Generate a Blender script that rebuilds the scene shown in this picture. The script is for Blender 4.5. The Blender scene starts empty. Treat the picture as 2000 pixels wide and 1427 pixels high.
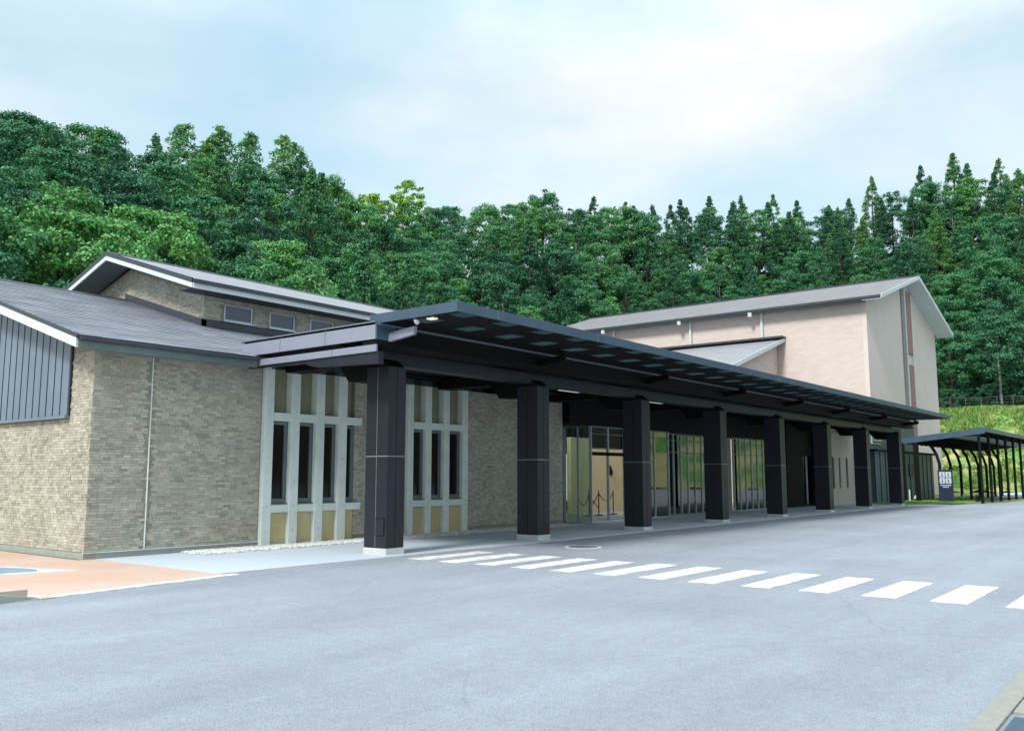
import bpy, math, random
import numpy as np
from mathutils import Vector
random.seed(7); rng = np.random.default_rng(11)
R = math.radians
S = bpy.context.scene
COL = S.collection

# ------------------------------------------------------------------ camera
cam = bpy.data.cameras.new('camera'); camo = bpy.data.objects.new('camera', cam); COL.objects.link(camo)
camo.location = (0, 0, 1.6); camo.rotation_euler = (R(97.13), 0, R(-51.85))
cam.sensor_width = 36; cam.lens = 30.906; cam.clip_start = .1; cam.clip_end = 3000
S.camera = camo
# ------------------------------------------------------------------ sky and sun
SUN_EL, SUN_AZ = 44, 264          # azimuth clockwise from +Y
W = bpy.data.worlds.new('World'); S.world = W; W.use_nodes = True
nt = W.node_tree; nt.nodes.clear()
def N(t, k, **kw):
    n = t.nodes.new(k)
    for a, b in kw.items(): setattr(n, a, b)
    return n
sky = N(nt, 'ShaderNodeTexSky', sky_type='NISHITA', sun_disc=False)
sky.sun_elevation = R(SUN_EL); sky.sun_rotation = R(SUN_AZ); sky.air_density = 1.0; sky.dust_density = 1.5
tc = N(nt, 'ShaderNodeTexCoord'); mp = N(nt, 'ShaderNodeMapping'); mp.inputs['Scale'].default_value = (1, 1, 2.6); mp.inputs['Location'].default_value = (.35, .1, .2)
n1 = N(nt, 'ShaderNodeTexNoise'); n1.inputs['Scale'].default_value = 1.7; n1.inputs['Detail'].default_value = 7; n1.inputs['Roughness'].default_value = .52
n2 = N(nt, 'ShaderNodeTexNoise'); n2.inputs['Scale'].default_value = 3.1; n2.inputs['Detail'].default_value = 5
r1 = N(nt, 'ShaderNodeValToRGB'); r1.color_ramp.elements[0].position = .36; r1.color_ramp.elements[0].color = (.45, .45, .45, 1); r1.color_ramp.elements[1].position = .62
r2 = N(nt, 'ShaderNodeValToRGB')
r2.color_ramp.elements[0].position = .3; r2.color_ramp.elements[0].color = (5.4, 7.6, 8.6, 1)
r2.color_ramp.elements[1].position = .68; r2.color_ramp.elements[1].color = (9.9, 10.1, 9.9, 1)
gm = N(nt, 'ShaderNodeSeparateXYZ')
mr = N(nt, 'ShaderNodeMapRange'); mr.inputs['From Min'].default_value = .42; mr.inputs['From Max'].default_value = 1; mr.inputs['To Min'].default_value = .76; mr.inputs['To Max'].default_value = 2.2
mulc = N(nt, 'ShaderNodeMixRGB', blend_type='MULTIPLY'); mulc.inputs[0].default_value = 1
mixs = N(nt, 'ShaderNodeMixRGB'); bg = N(nt, 'ShaderNodeBackground'); bg.inputs['Strength'].default_value = .1
skm = N(nt, 'ShaderNodeMixRGB', blend_type='ADD'); skm.inputs[0].default_value = 1; skm.inputs[2].default_value = (1.9, 3.3, 3.7, 1)
ow = N(nt, 'ShaderNodeOutputWorld'); L = nt.links.new
L(tc.outputs['Generated'], mp.inputs[0]); L(mp.outputs[0], n1.inputs['Vector']); L(mp.outputs[0], n2.inputs['Vector'])
L(n1.outputs[0], r1.inputs[0]); L(n2.outputs[0], r2.inputs[0])
L(tc.outputs['Generated'], gm.inputs[0]); L(gm.outputs['Z'], mr.inputs['Value'])
L(r2.outputs[0], mulc.inputs[1]); L(mr.outputs[0], mulc.inputs[2])
L(sky.outputs[0], skm.inputs[1])
L(r1.outputs[0], mixs.inputs[0]); L(skm.outputs[0], mixs.inputs[1]); L(mulc.outputs[0], mixs.inputs[2])
L(mixs.outputs[0], bg.inputs['Color']); L(bg.outputs[0], ow.inputs['Surface'])
sl = bpy.data.lights.new('sun', 'SUN'); sl.energy = 2.9; sl.angle = R(12); sl.color = (1, .96, .9)
so = bpy.data.objects.new('sun', sl); COL.objects.link(so)
so.rotation_euler = (R(90 - SUN_EL), 0, R(180 - SUN_AZ) )
so.location = (0, 0, 60)
S.view_settings.view_transform = 'Standard'; S.view_settings.look = 'None'; S.view_settings.exposure = 0.42; S.view_settings.gamma = 1
S.view_settings.use_curve_mapping = False

# ------------------------------------------------------------------ materials
def base_mat(name):
    m = bpy.data.materials.new(name); m.use_nodes = True
    t = m.node_tree; b = t.nodes['Principled BSDF']
    return m, t, b
def mat(name, col, rough=.7, metal=0, var=.12, scale=3, bump=0, bscale=40, spec=.4, var2=None, s2=.4, stretch=(1, 1, 1)):
    m, t, b = base_mat(name); l = t.links.new
    tc = N(t, 'ShaderNodeTexCoord'); mp = N(t, 'ShaderNodeMapping'); mp.inputs['Scale'].default_value = stretch
    l(tc.outputs['Object'], mp.inputs[0])
    n = N(t, 'ShaderNodeTexNoise'); n.inputs['Scale'].default_value = scale; n.inputs['Detail'].default_value = 6; n.inputs['Roughness'].default_value = .6
    l(mp.outputs[0], n.inputs['Vector'])
    r = N(t, 'ShaderNodeValToRGB'); r.color_ramp.elements[0].position = .3; r.color_ramp.elements[1].position = .7
    r.color_ramp.elements[0].color = tuple(c * (1 - var) for c in col) + (1,); r.color_ramp.elements[1].color = tuple(min(1, c * (1 + var)) for c in col) + (1,)
    l(n.outputs[0], r.inputs[0]); out = r.outputs[0]
    if var2:
        n3 = N(t, 'ShaderNodeTexNoise'); n3.inputs['Scale'].default_value = s2; n3.inputs['Detail'].default_value = 3
        l(tc.outputs['Object'], n3.inputs['Vector'])
        r3 = N(t, 'ShaderNodeValToRGB'); r3.color_ramp.elements[0].position = .42; r3.color_ramp.elements[1].position = .62
        mx = N(t, 'ShaderNodeMixRGB'); l(n3.outputs[0], r3.inputs[0]); l(r3.outputs[0], mx.inputs[0]); l(out, mx.inputs[1]); mx.inputs[2].default_value = tuple(var2) + (1,)
        out = mx.outputs[0]
    l(out, b.inputs['Base Color'])
    b.inputs['Roughness'].default_value = rough; b.inputs['Metallic'].default_value = metal; b.inputs['Specular IOR Level'].default_value = spec
    if bump:
        n4 = N(t, 'ShaderNodeTexNoise'); n4.inputs['Scale'].default_value = bscale; n4.inputs['Detail'].default_value = 4
        bp = N(t, 'ShaderNodeBump'); bp.inputs['Strength'].default_value = bump; bp.inputs['Distance'].default_value = .02
        l(mp.outputs[0], n4.inputs['Vector']); l(n4.outputs[0], bp.inputs['Height']); l(bp.outputs[0], b.inputs['Normal'])
    return m
def ramp_mat(name, cols, src='island', rough=.7, bump=0, bscale=30, extra=.0):
    m, t, b = base_mat(name); l = t.links.new
    if src == 'island':
        g = N(t, 'ShaderNodeNewGeometry'); val = g.outputs['Random Per Island']
    else:
        g = N(t, 'ShaderNodeObjectInfo'); val = g.outputs['Random']
    r = N(t, 'ShaderNodeValToRGB'); r.color_ramp.interpolation = 'LINEAR'
    k = len(cols)
    while len(r.color_ramp.elements) < k: r.color_ramp.elements.new(.5)
    for i, c in enumerate(cols): r.color_ramp.elements[i].position = i / (k - 1); r.color_ramp.elements[i].color = tuple(c) + (1,)
    l(val, r.inputs[0])
    tc = N(t, 'ShaderNodeTexCoord'); n = N(t, 'ShaderNodeTexNoise'); n.inputs['Scale'].default_value = 1.3; n.inputs['Detail'].default_value = 8
    l(tc.outputs['Object'], n.inputs['Vector'])
    hs = N(t, 'ShaderNodeHueSaturation'); mr = N(t, 'ShaderNodeMapRange'); mr.inputs['From Min'].default_value = .3; mr.inputs['From Max'].default_value = .7
    mr.inputs['To Min'].default_value = .86; mr.inputs['To Max'].default_value = 1.12
    l(n.outputs[0], mr.inputs['Value']); l(mr.outputs[0], hs.inputs['Value']); l(r.outputs[0], hs.inputs['Color'])
    l(hs.outputs[0], b.inputs['Base Color']); b.inputs['Roughness'].default_value = rough; b.inputs['Specular IOR Level'].default_value = .35
    if bump:
        n4 = N(t, 'ShaderNodeTexNoise'); n4.inputs['Scale'].default_value = bscale
        bp = N(t, 'ShaderNodeBump'); bp.inputs['Strength'].default_value = bump; bp.inputs['Distance'].default_value = .01
        l(tc.outputs['Object'], n4.inputs['Vector']); l(n4.outputs[0], bp.inputs['Height']); l(bp.outputs[0], b.inputs['Normal'])
    return m
TILE_COLS = [(.25, .24, .195), (.40, .385, .315), (.32, .31, .25), (.45, .43, .355), (.34, .33, .27), (.47, .45, .375), (.28, .27, .225), (.42, .40, .33)]
M = {}
M['tile'] = ramp_mat('glazed_tile', TILE_COLS, 'island', .5, .25, 60)
M['tile_one'] = ramp_mat('glazed_tile_single', TILE_COLS, 'object', .5, .25, 60)
M['grout'] = mat('grout', (.24, .23, .19), .9, var=.1)
M['farwall'] = mat('pinkish_tile_wall', (.56, .475, .44), .75, var=.08, scale=1.2, bump=.25, bscale=26, stretch=(1, 1, 3))
M['farwall2'] = mat('smooth_pale_wall', (.60, .53, .48), .75, var=.04, scale=.8, bump=.15, bscale=14)
M['beige'] = mat('beige_wall', (.47, .42, .36), .8, var=.06, scale=1.5, bump=.2, bscale=20)
M['roof'] = ramp_mat('slate_grey_shingle', [(.17, .18, .21), (.23, .24, .28), (.20, .21, .25), (.27, .28, .32)], 'island', .42, .15, 20)
M['roofmetal'] = mat('grey_metal_roof', (.27, .275, .30), .5, .1, var=.10, scale=1.0, stretch=(1, 1, 1), bump=.1, bscale=6)
M['ridge'] = mat('dark_ridge_metal', (.05, .06, .075), .45, .3)
M['white'] = mat('pale_painted_fascia', (.55, .60, .60), .55, var=.05)
M['soffit'] = mat('grey_green_soffit', (.16, .20, .20), .8, var=.08)
M['blue_panel'] = mat('slate_blue_cladding', (.15, .20, .26), .42, .1, var=.1, scale=1.2)
M['seam'] = mat('dark_cladding_seam', (.02, .03, .045), .5)
M['band'] = mat('pale_steel_fascia', (.27, .29, .36), .38, .35, var=.06, scale=1.5)
M['black'] = mat('near_black_metal', (.005, .004, .005), .6, .0, var=.12, scale=2, spec=.15)
M['plate'] = mat('dark_blue_steel', (.055, .092, .132), .42, .25, var=.1, scale=2)
M['plate_top'] = mat('plate_top_membrane', (.12, .14, .17), .6)
M['coffer'] = mat('grey_coffer_panel', (.33, .40, .42), .6, var=.06)
M['column'] = mat('dark_metal_column_panel', (.017, .020, .029), .42, .2, var=.15, scale=2.5, stretch=(1, 1, .3))
M['joint'] = mat('bright_joint_trim', (.25, .27, .32), .4, .3)
M['plinth'] = mat('pale_concrete_plinth', (.46, .47, .47), .8, bump=.2)
M['concrete'] = mat('pale_exposed_concrete', (.62, .69, .66), .75, var=.09, scale=2.2, bump=.2, bscale=25)
M['hole'] = mat('form_tie_hole', (.10, .12, .12), .9)
M['olive'] = mat('olive_blind_panel', (.23, .235, .15), .7, var=.12, stretch=(12, 1, .3), scale=3)
M['ochre'] = mat('ochre_board', (.50, .43, .24), .75, var=.10, scale=2.5)
M['frame'] = mat('grey_aluminium_frame', (.13, .17, .17), .4, .4)
M['wframe'] = mat('pale_aluminium_frame', (.50, .56, .58), .35, .3)
def asphalt():
    m, t, b = base_mat('asphalt'); l = t.links.new
    tc = N(t, 'ShaderNodeTexCoord')
    def noise(sc, det, stretch=(1, 1, 1), rot=0):
        mp = N(t, 'ShaderNodeMapping'); mp.inputs['Scale'].default_value = stretch; mp.inputs['Rotation'].default_value = (0, 0, rot)
        n = N(t, 'ShaderNodeTexNoise'); n.inputs['Scale'].default_value = sc; n.inputs['Detail'].default_value = det; n.inputs['Roughness'].default_value = .62
        l(tc.outputs['Object'], mp.inputs[0]); l(mp.outputs[0], n.inputs['Vector']); return n.outputs[0]
    def rng_(v, a, b_, lo=.3, hi=.7):
        r = N(t, 'ShaderNodeMapRange'); r.inputs['From Min'].default_value = lo; r.inputs['From Max'].default_value = hi; r.inputs['To Min'].default_value = a; r.inputs['To Max'].default_value = b_
        l(v, r.inputs['Value']); return r.outputs[0]
    vals = [rng_(noise(85, 2), .70, 1.30), rng_(noise(260, 1), .82, 1.18), rng_(noise(.28, 5), .86, 1.10), rng_(noise(.7, 6, (.12, 1.0, 1), .06),   .84, 1.07), rng_(noise(6, 6), .93, 1.06)]
    # thin meandering cracks and laying seams
    vo = N(t, 'ShaderNodeTexVoronoi', feature='DISTANCE_TO_EDGE'); vo.inputs['Scale'].default_value = .22
    mpv = N(t, 'ShaderNodeMapping'); mx = N(t, 'ShaderNodeMixRGB'); mx.inputs[0].default_value = .22
    nn = N(t, 'ShaderNodeTexNoise'); nn.inputs['Scale'].default_value = 1.4; nn.inputs['Detail'].default_value = 6
    l(tc.outputs['Object'], nn.inputs['Vector']); l(tc.outputs['Object'], mx.inputs[1]); l(nn.outputs['Color'], mx.inputs[2]); l(mx.outputs[0], vo.inputs['Vector'])
    vals.append(rng_(vo.outputs['Distance'], .88, 1.0, .0, .0035))
    out = vals[0]
    for v in vals[1:]:
        mm = N(t, 'ShaderNodeMath', operation='MULTIPLY'); l(out, mm.inputs[0]); l(v, mm.inputs[1]); out = mm.outputs[0]
    col = N(t, 'ShaderNodeMixRGB', blend_type='MULTIPLY'); col.inputs[0].default_value = 1; col.inputs[1].default_value = (.285, .31, .36, 1)
    l(out, col.inputs[2]); l(col.outputs[0], b.inputs['Base Color']); b.inputs['Roughness'].default_value = .68; b.inputs['Specular IOR Level'].default_value = .4
    bp = N(t, 'ShaderNodeBump'); bp.inputs['Strength'].default_value = .6; bp.inputs['Distance'].default_value = .012; l(vals[0], bp.inputs['Height']); l(bp.outputs[0], b.inputs['Normal'])
    return m
M['asphalt'] = asphalt()
M['pave'] = mat('pale_pavement', (.46, .51, .57), .7, var=.06, scale=8, bump=.15, bscale=90, var2=(.42, .49, .57), s2=.5)
M['orange'] = mat('orange_coloured_paving', (.50, .335, .26), .8, var=.08, scale=25, bump=.2, bscale=120, var2=(.50, .39, .33), s2=.6)
M['paint'] = mat('white_road_paint', (.76, .76, .73), .6, var=.08, scale=30, bump=.3, bscale=120, var2=(.50, .51, .51), s2=5)
M['bluepaint'] = mat('pale_blue_paint', (.19, .28, .36), .7, var=.12, scale=9)
M['kerb'] = mat('concrete_kerb', (.27, .30, .27), .85, var=.1, scale=6, bump=.2)
M['slab'] = mat('warm_grey_paving_slab', (.27, .27, .25), .8, var=.10, scale=10, bump=.2, bscale=70)
M['grating'] = mat('blue_grey_grating', (.11, .17, .23), .45, .4)
M['pebble'] = ramp_mat('pale_gravel', [(.36, .38, .38), (.62, .64, .62), (.48, .5, .5), (.7, .72, .7)], 'island', .85)
M['ground'] = mat('grassy_ground', (.09, .15, .06), .95, var=.3, scale=.6, var2=(.15, .17, .08), s2=.15, bump=.5, bscale=6)
M['soil'] = mat('forest_floor', (.018, .022, .012), .95, var=.3, scale=.5)
M['bank'] = mat('bank_grass', (.09, .21, .045), .95, var=.45, scale=.5, var2=(.34, .33, .14), s2=.22, bump=.8, bscale=3)
M['lawn'] = ramp_mat('lawn_blades', [(.14, .28, .04), (.22, .38, .07), (.17, .30, .05)], 'island', .8)
M['bankgrass'] = ramp_mat('bank_tufts', [(.06, .16, .03), (.15, .29, .05), (.09, .21, .04), (.34, .34, .13), (.12, .26, .05), (.10, .24, .05)], 'island', .85)
M['trunk'] = mat('bark', (.06, .05, .045), .9, var=.3, scale=3)
M['palebark'] = mat('pale_bark', (.22, .22, .24), .9, var=.2, scale=3)
M['wood'] = mat('warm_wood_wall', (.56, .42, .24), .6, var=.08, scale=2, stretch=(1, 1, 5))
M['floor'] = mat('lobby_floor', (.16, .17, .18), .35)
M['cream'] = mat('cream_lobby_wall', (.5, .5, .44), .8)
M['pink'] = mat('dull_red_louvre', (.30, .17, .15), .7, var=.15, scale=4)
M['groove'] = mat('grey_wall_groove', (.25, .23, .21), .8)
M['signblue'] = mat('navy_sign_board', (.015, .02, .05), .45)
M['signwhite'] = mat('white_sign_print', (.42, .5, .55), .6, var=.02)
M['steel'] = mat('polished_steel', (.5, .52, .55), .25, .9)
M['rope'] = mat('dark_rope', (.02, .015, .015), .8)
def glassy(name, tint, rough=.02, ior=1.5, base=(1, 1, 1), boost=0.04):
    m = bpy.data.materials.new(name); m.use_nodes = True; t = m.node_tree; t.nodes.clear(); l = t.links.new
    o = N(t, 'ShaderNodeOutputMaterial'); mx = N(t, 'ShaderNodeMixShader'); tr = N(t, 'ShaderNodeBsdfTransparent'); gl = N(t, 'ShaderNodeBsdfGlossy')
    tr.inputs[0].default_value = tuple(tint) + (1,); gl.inputs['Roughness'].default_value = rough
    fr = N(t, 'ShaderNodeFresnel'); fr.inputs['IOR'].default_value = ior
    ad = N(t, 'ShaderNodeMath', operation='ADD'); ad.inputs[1].default_value = boost; l(fr.outputs[0], ad.inputs[0])
    l(ad.outputs[0], mx.inputs[0]); l(tr.outputs[0], mx.inputs[1]); l(gl.outputs[0], mx.inputs[2]); l(mx.outputs[0], o.inputs['Surface'])
    return m
M['glass'] = glassy('clear_lobby_glass', (.74, .90, .86), boost=.10)
M['smoke'] = glassy('smoked_glass', (.34, .42, .48), boost=.0, ior=1.3)
M['darkglass'] = mat('dark_window_glass', (.012, .008, .007), .08, var=0, spec=.25)
M['skyglass'] = mat('reflective_window_glass', (.03, .05, .08), .04, var=0, spec=.9)
M['skyglass'].node_tree.nodes['Principled BSDF'].inputs['Metallic'].default_value = .35
M['skyglass'].node_tree.nodes['Principled BSDF'].inputs['Specular IOR Level'].default_value = 1.0
m_, t_, b_ = base_mat('milky_skylight'); t_.nodes.remove(b_); tl_ = N(t_, 'ShaderNodeBsdfTranslucent'); tl_.inputs[0].default_value = (.12, .17, .18, 1)
t_.links.new(tl_.outputs[0], t_.nodes['Material Output'].inputs['Surface']); M['milk'] = m_
def emis(name, col, st):
    m = bpy.data.materials.new(name); m.use_nodes = True; t = m.node_tree; t.nodes.clear()
    o = N(t, 'ShaderNodeOutputMaterial'); e = N(t, 'ShaderNodeEmission'); e.inputs[0].default_value = tuple(col) + (1,); e.inputs[1].default_value = st
    t.links.new(e.outputs[0], o.inputs['Surface']); return m
M['lamp'] = emis('lit_lamp', (1, .93, .8), .7)
M['strip'] = emis('sky_slot_glow', (.75, .9, 1), .45)  # glow standing in for the bright sky slots, not a lamp
def leaf_mat(name, c1, c2, c3):
    m, t, b = base_mat(name); l = t.links.new
    oi = N(t, 'ShaderNodeObjectInfo'); g = N(t, 'ShaderNodeNewGeometry')
    r = N(t, 'ShaderNodeValToRGB'); r.color_ramp.elements.new(.5)
    for i, c in enumerate((c1, c2, c3)): r.color_ramp.elements[i].position = (0, .55, 1)[i]; r.color_ramp.elements[i].color = tuple(c) + (1,)
    l(oi.outputs['Random'], r.inputs[0])
    hs = N(t, 'ShaderNodeHueSaturation'); mr = N(t, 'ShaderNodeMapRange'); mr.inputs['To Min'].default_value = .66; mr.inputs['To Max'].default_value = 1.34
    l(g.outputs['Random Per Island'], mr.inputs['Value']); l(mr.outputs[0], hs.inputs['Value']); l(r.outputs[0], hs.inputs['Color'])
    mr2 = N(t, 'ShaderNodeMapRange'); mr2.inputs['To Min'].default_value = .47; mr2.inputs['To Max'].default_value = .52
    l(g.outputs['Random Per Island'], mr2.inputs['Value']); l(mr2.outputs[0], hs.inputs['Hue'])
    l(hs.outputs[0], b.inputs['Base Color']); b.inputs['Roughness'].default_value = .55; b.inputs['Specular IOR Level'].default_value = .3
    tl = N(t, 'ShaderNodeBsdfTranslucent'); mx = N(t, 'ShaderNodeMixShader'); mx.inputs[0].default_value = .18
    l(hs.outputs[0], tl.inputs[0]); o = t.nodes['Material Output']
    l(b.outputs[0], mx.inputs[1]); l(tl.outputs[0], mx.inputs[2]); l(mx.outputs[0], o.inputs['Surface'])
    return m
M['leaf'] = leaf_mat('broadleaf_foliage', (.04, .15, .085), (.07, .24, .105), (.12, .33, .09))
M['needle'] = leaf_mat('conifer_foliage', (.03, .12, .06), (.055, .19, .085), (.10, .26, .07))
M['bambooleaf'] = leaf_mat('bamboo_foliage', (.14, .34, .15), (.17, .38, .15), (.22, .42, .10))
M['lime'] = leaf_mat('yellow_green_foliage', (.16, .38, .06), (.20, .42, .06), (.25, .45, .06))
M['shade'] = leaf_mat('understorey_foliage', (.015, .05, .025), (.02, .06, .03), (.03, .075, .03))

# ------------------------------------------------------------------ builders
WL = {}
def wloc(o): return WL.get(o.name, (0, 0, 0)) if o else (0, 0, 0)
def tag(o, label=None, cat=None, group=None, kind=None):
    if label: o['label'] = label
    if cat: o['category'] = cat
    if group: o['group'] = group
    if kind: o['kind'] = kind
    return o
def thing(name, loc, label, cat, group=None):
    o = bpy.data.objects.new(name, None); COL.objects.link(o); o.location = loc; o.empty_display_size = .2
    WL[o.name] = tuple(loc); return tag(o, label, cat, group)
BOXF = [(0, 3, 2, 1), (4, 5, 6, 7), (0, 1, 5, 4), (1, 2, 6, 5), (2, 3, 7, 6), (3, 0, 4, 7)]
class MB:
    def __init__(s): s.v = []; s.f = []; s.mi = []; s.cur = 0
    def add(s, v, f):
        k = len(s.v); s.v += [tuple(p) for p in v]; s.f += [tuple(i + k for i in q) for q in f]; s.mi += [s.cur] * len(f); return s
    def box(s, x0, x1, y0, y1, z0, z1):
        if x0 > x1: x0, x1 = x1, x0
        if y0 > y1: y0, y1 = y1, y0
        if z0 > z1: z0, z1 = z1, z0
        return s.add([(x0, y0, z0), (x1, y0, z0), (x1, y1, z0), (x0, y1, z0), (x0, y0, z1), (x1, y0, z1), (x1, y1, z1), (x0, y1, z1)], BOXF)
    def hexa(s, p): return s.add(p, BOXF)        # 8 points, bottom ring then top ring
    def prism(s, poly, axis, a, b):
        # poly in the other two axes (ordered), extruded from a to b
        def P(u, w, t):
            return {'x': (t, u, w), 'y': (u, t, w), 'z': (u, w, t)}[axis]
        n = len(poly); v = [P(u, w, a) for u, w in poly] + [P(u, w, b) for u, w in poly]
        f = [tuple(range(n))[::-1], tuple(range(n, 2 * n))] + [(i, (i + 1) % n, (i + 1) % n + n, i + n) for i in range(n)]
        return s.add(v, f)
    def tube(s, pts, r, n=8, r1=None):
        pts = [Vector(p) for p in pts]; rings = []; v = []
        for i, p in enumerate(pts):
            d = (pts[min(i + 1, len(pts) - 1)] - pts[max(i - 1, 0)]).normalized()
            u = d.orthogonal().normalized() if i == 0 else (u - d * u.dot(d)).normalized()
            w = d.cross(u); rr = r if r1 is None else r + (r1 - r) * i / (len(pts) - 1)
            v += [tuple(p + (u * math.cos(2 * math.pi * k / n) + w * math.sin(2 * math.pi * k / n)) * rr) for k in range(n)]
        f = [(i * n + k, i * n + (k + 1) % n, (i + 1) * n + (k + 1) % n, (i + 1) * n + k) for i in range(len(pts) - 1) for k in range(n)]
        f += [tuple(range(n))[::-1], tuple(range((len(pts) - 1) * n, len(pts) * n))]
        return s.add(v, f)
    def cyl(s, x, y, z0, z1, r, n=16, r1=None): return s.tube([(x, y, z0), (x, y, z1)], r, n, r1)
    def build(s, name, m, parent=None, kind=None, bevel=0, smooth=False):
        w = wloc(parent); me = bpy.data.meshes.new(name)
        me.from_pydata([(a - w[0], b - w[1], c - w[2]) for a, b, c in s.v], [], s.f)
        ms = m if isinstance(m, (list, tuple)) else [m]
        for q in ms: me.materials.append(M[q] if isinstance(q, str) else q)
        if len(ms) > 1: me.polygons.foreach_set('material_index', s.mi)
        if smooth: me.polygons.foreach_set('use_smooth', [True] * len(me.polygons))
        me.update()
        o = bpy.data.objects.new(name, me); COL.objects.link(o)
        if parent: o.parent = parent
        WL[o.name] = w
        if kind: o['kind'] = kind
        if bevel:
            b = o.modifiers.new('edge', 'BEVEL'); b.width = bevel; b.segments = 2; b.limit_method = 'ANGLE'
        return o
def box(name, m, parent, *a, kind=None, bevel=0): return MB().box(*a).build(name, m, parent, kind, bevel)
def clone(o, parent=None, loc=None):
    c = o.copy(); COL.objects.link(c)
    if parent: c.parent = parent
    if loc is not None: c.location = loc
    return c

# ------------------------------------------------------------------ ground, road, pavement
g = MB().add([(-600, -600, -.03), (900, -600, -.03), (900, 900, -.03), (-600, 900, -.03)], [(0, 1, 2, 3)]).build('ground', 'ground', kind='structure')
road = MB()
KE = 12.82
road.add([(-90, -160, -.004), (140, -160, -.004), (140, 8.9, -.004), (60, 9.6, -.004), (53, 11.2, -.004), (50, KE, -.004), (8.6, KE, -.004), (5.52, 12.08, -.004), (-90, 12.08, -.004)], [tuple(range(9))])
road = road.build('road', 'asphalt', kind='structure')
# crosswalk stripes, thirteen in view
for i in range(14):
    y1 = 12.36 - i * .857
    random.seed(i)
    MB().box(12.43 + random.uniform(-.03, .03), 14.55 + random.uniform(-.03, .03), y1 - .44, y1, -.003, .003).build('crosswalk_stripe', 'paint', road)
# other side of the round road behind the walkway
MB().add([(74, 9.4, 0), (150, 9.4, 0), (150, 17.5, 0), (74, 14, 0)], [(0, 1, 2, 3)]).build('path', 'pave', kind='structure')
pave = MB().prism([(8.6, KE), (50, KE), (53, 11.2), (54, 13.2), (54, 18), (8.6, 18)], 'z', -.02, .006).build('pavement', 'pave', kind='structure')
for i in range(34):                                             # pale edge stones along the road, flush
    x = 8.62 + i * 1.2
    MB().box(x, x + 1.19, KE + .001, KE + .149, -.01, .012 + .001 * (i % 2)).build('edge_stone', 'plinth', pave)
orange = MB().prism([(5.45, 12.09), (8.58, 12.5), (8.58, 17), (8.3, 17), (8.3, 40), (-6, 40), (-6, 18.6), (5.1, 13.1)], 'z', -.02, .007).build('orange_pavement', 'orange', kind='structure')
MB().prism([(5.52, 12.1), (8.75, 12.5), (8.75, 12.68), (8.58, 12.66), (5.7, 12.32)], 'z', -.005, .011).build('white_edge_line', 'paint', orange)
MB().prism([(5.4, 12.15), (5.62, 12.28), (5.15, 13.55), (3.6, 16.2), (3.3, 16.05), (4.95, 13.4)], 'z', -.005, .0115).build('white_border_line', 'paint', orange)
MB().prism([(6.05, 15.5), (7.0, 15.35), (7.42, 15.15), (7.15, 15.9), (6.98, 16.7), (5.2, 19.5), (4.4, 18.2)], 'z', -.005, .011).build('white_arrow_outline', 'paint', orange)
MB().prism([(6.15, 15.68), (6.9, 15.5), (7.05, 15.9), (6.85, 16.6), (5.2, 19.0), (4.65, 18.1)], 'z', -.004, .015).build('blue_ground_mark', 'bluepaint', orange)
# raised kerb that bends at the far side of the orange crossing
kb = thing('kerb', (4, 12.2, 0), 'raised grey-green concrete kerb ending at the orange crossing', 'kerb')
xs = [5.42, 4.75, 3.75, 2.75, 1.75, .75, -.25, -1.25]
for i in range(len(xs) - 1):
    h1 = .02 if i == 0 else .13; a, b = xs[i], xs[i + 1] + .012
    MB().hexa([(b, 12.1, -.02), (a, 12.1, -.02), (a, 12.28, -.02), (b, 12.28, -.02), (b, 12.12, .13), (a, 12.12, h1), (a, 12.28, h1), (b, 12.28, .13)]).build('kerb_stone', 'kerb', kb)
MB().prism([(5.36, 12.285), (4.9, 13.35), (3.25, 16), (-30, 16), (-30, 12.285)], 'z', -.02, .12).build('side_pavement', 'orange', kind='structure')
# near pavement, bottom right corner of the view
near = MB().box(3.0, 40, -6, 1.02, -.02, .008).build('near_pavement', 'kerb', kind='structure')
for i in range(30):
    x = 3.4 + i * 1.0
    MB().box(x, x + .985, 1.17, 1.33, -.02, .02).build('edge_stone', 'slab', near, bevel=.006)
for j in range(3):
    for i in range(24):
        x = 6.98 + i * .6; y = 1.16 - j * .6
        MB().box(x, x + .59, y - .59, y, -.02, .018 + .002 * ((i + j) % 2)).build('paving_slab', 'slab', near, bevel=.005)
gr = MB()
gr.box(6.12, 6.15, .2, 1.13, 0, .02); gr.box(6.8, 6.83, .2, 1.13, 0, .02)
for k in range(21): gr.box(6.16 + k * .031, 6.178 + k * .031, .2, 1.13, .0, .019)
gr.build('drain_grating', 'grating', near)
# round manhole
mh = thing('manhole_cover', (16.85, 11.2, 0), 'round iron manhole cover with a pale ring in the asphalt', 'manhole cover')
MB().cyl(16.85, 11.2, -.003, .004, .42, 40).build('ring', 'paint', mh); MB().cyl(16.85, 11.2, -.002, .008, .34, 40).build('lid', 'plate_top', mh)
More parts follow.
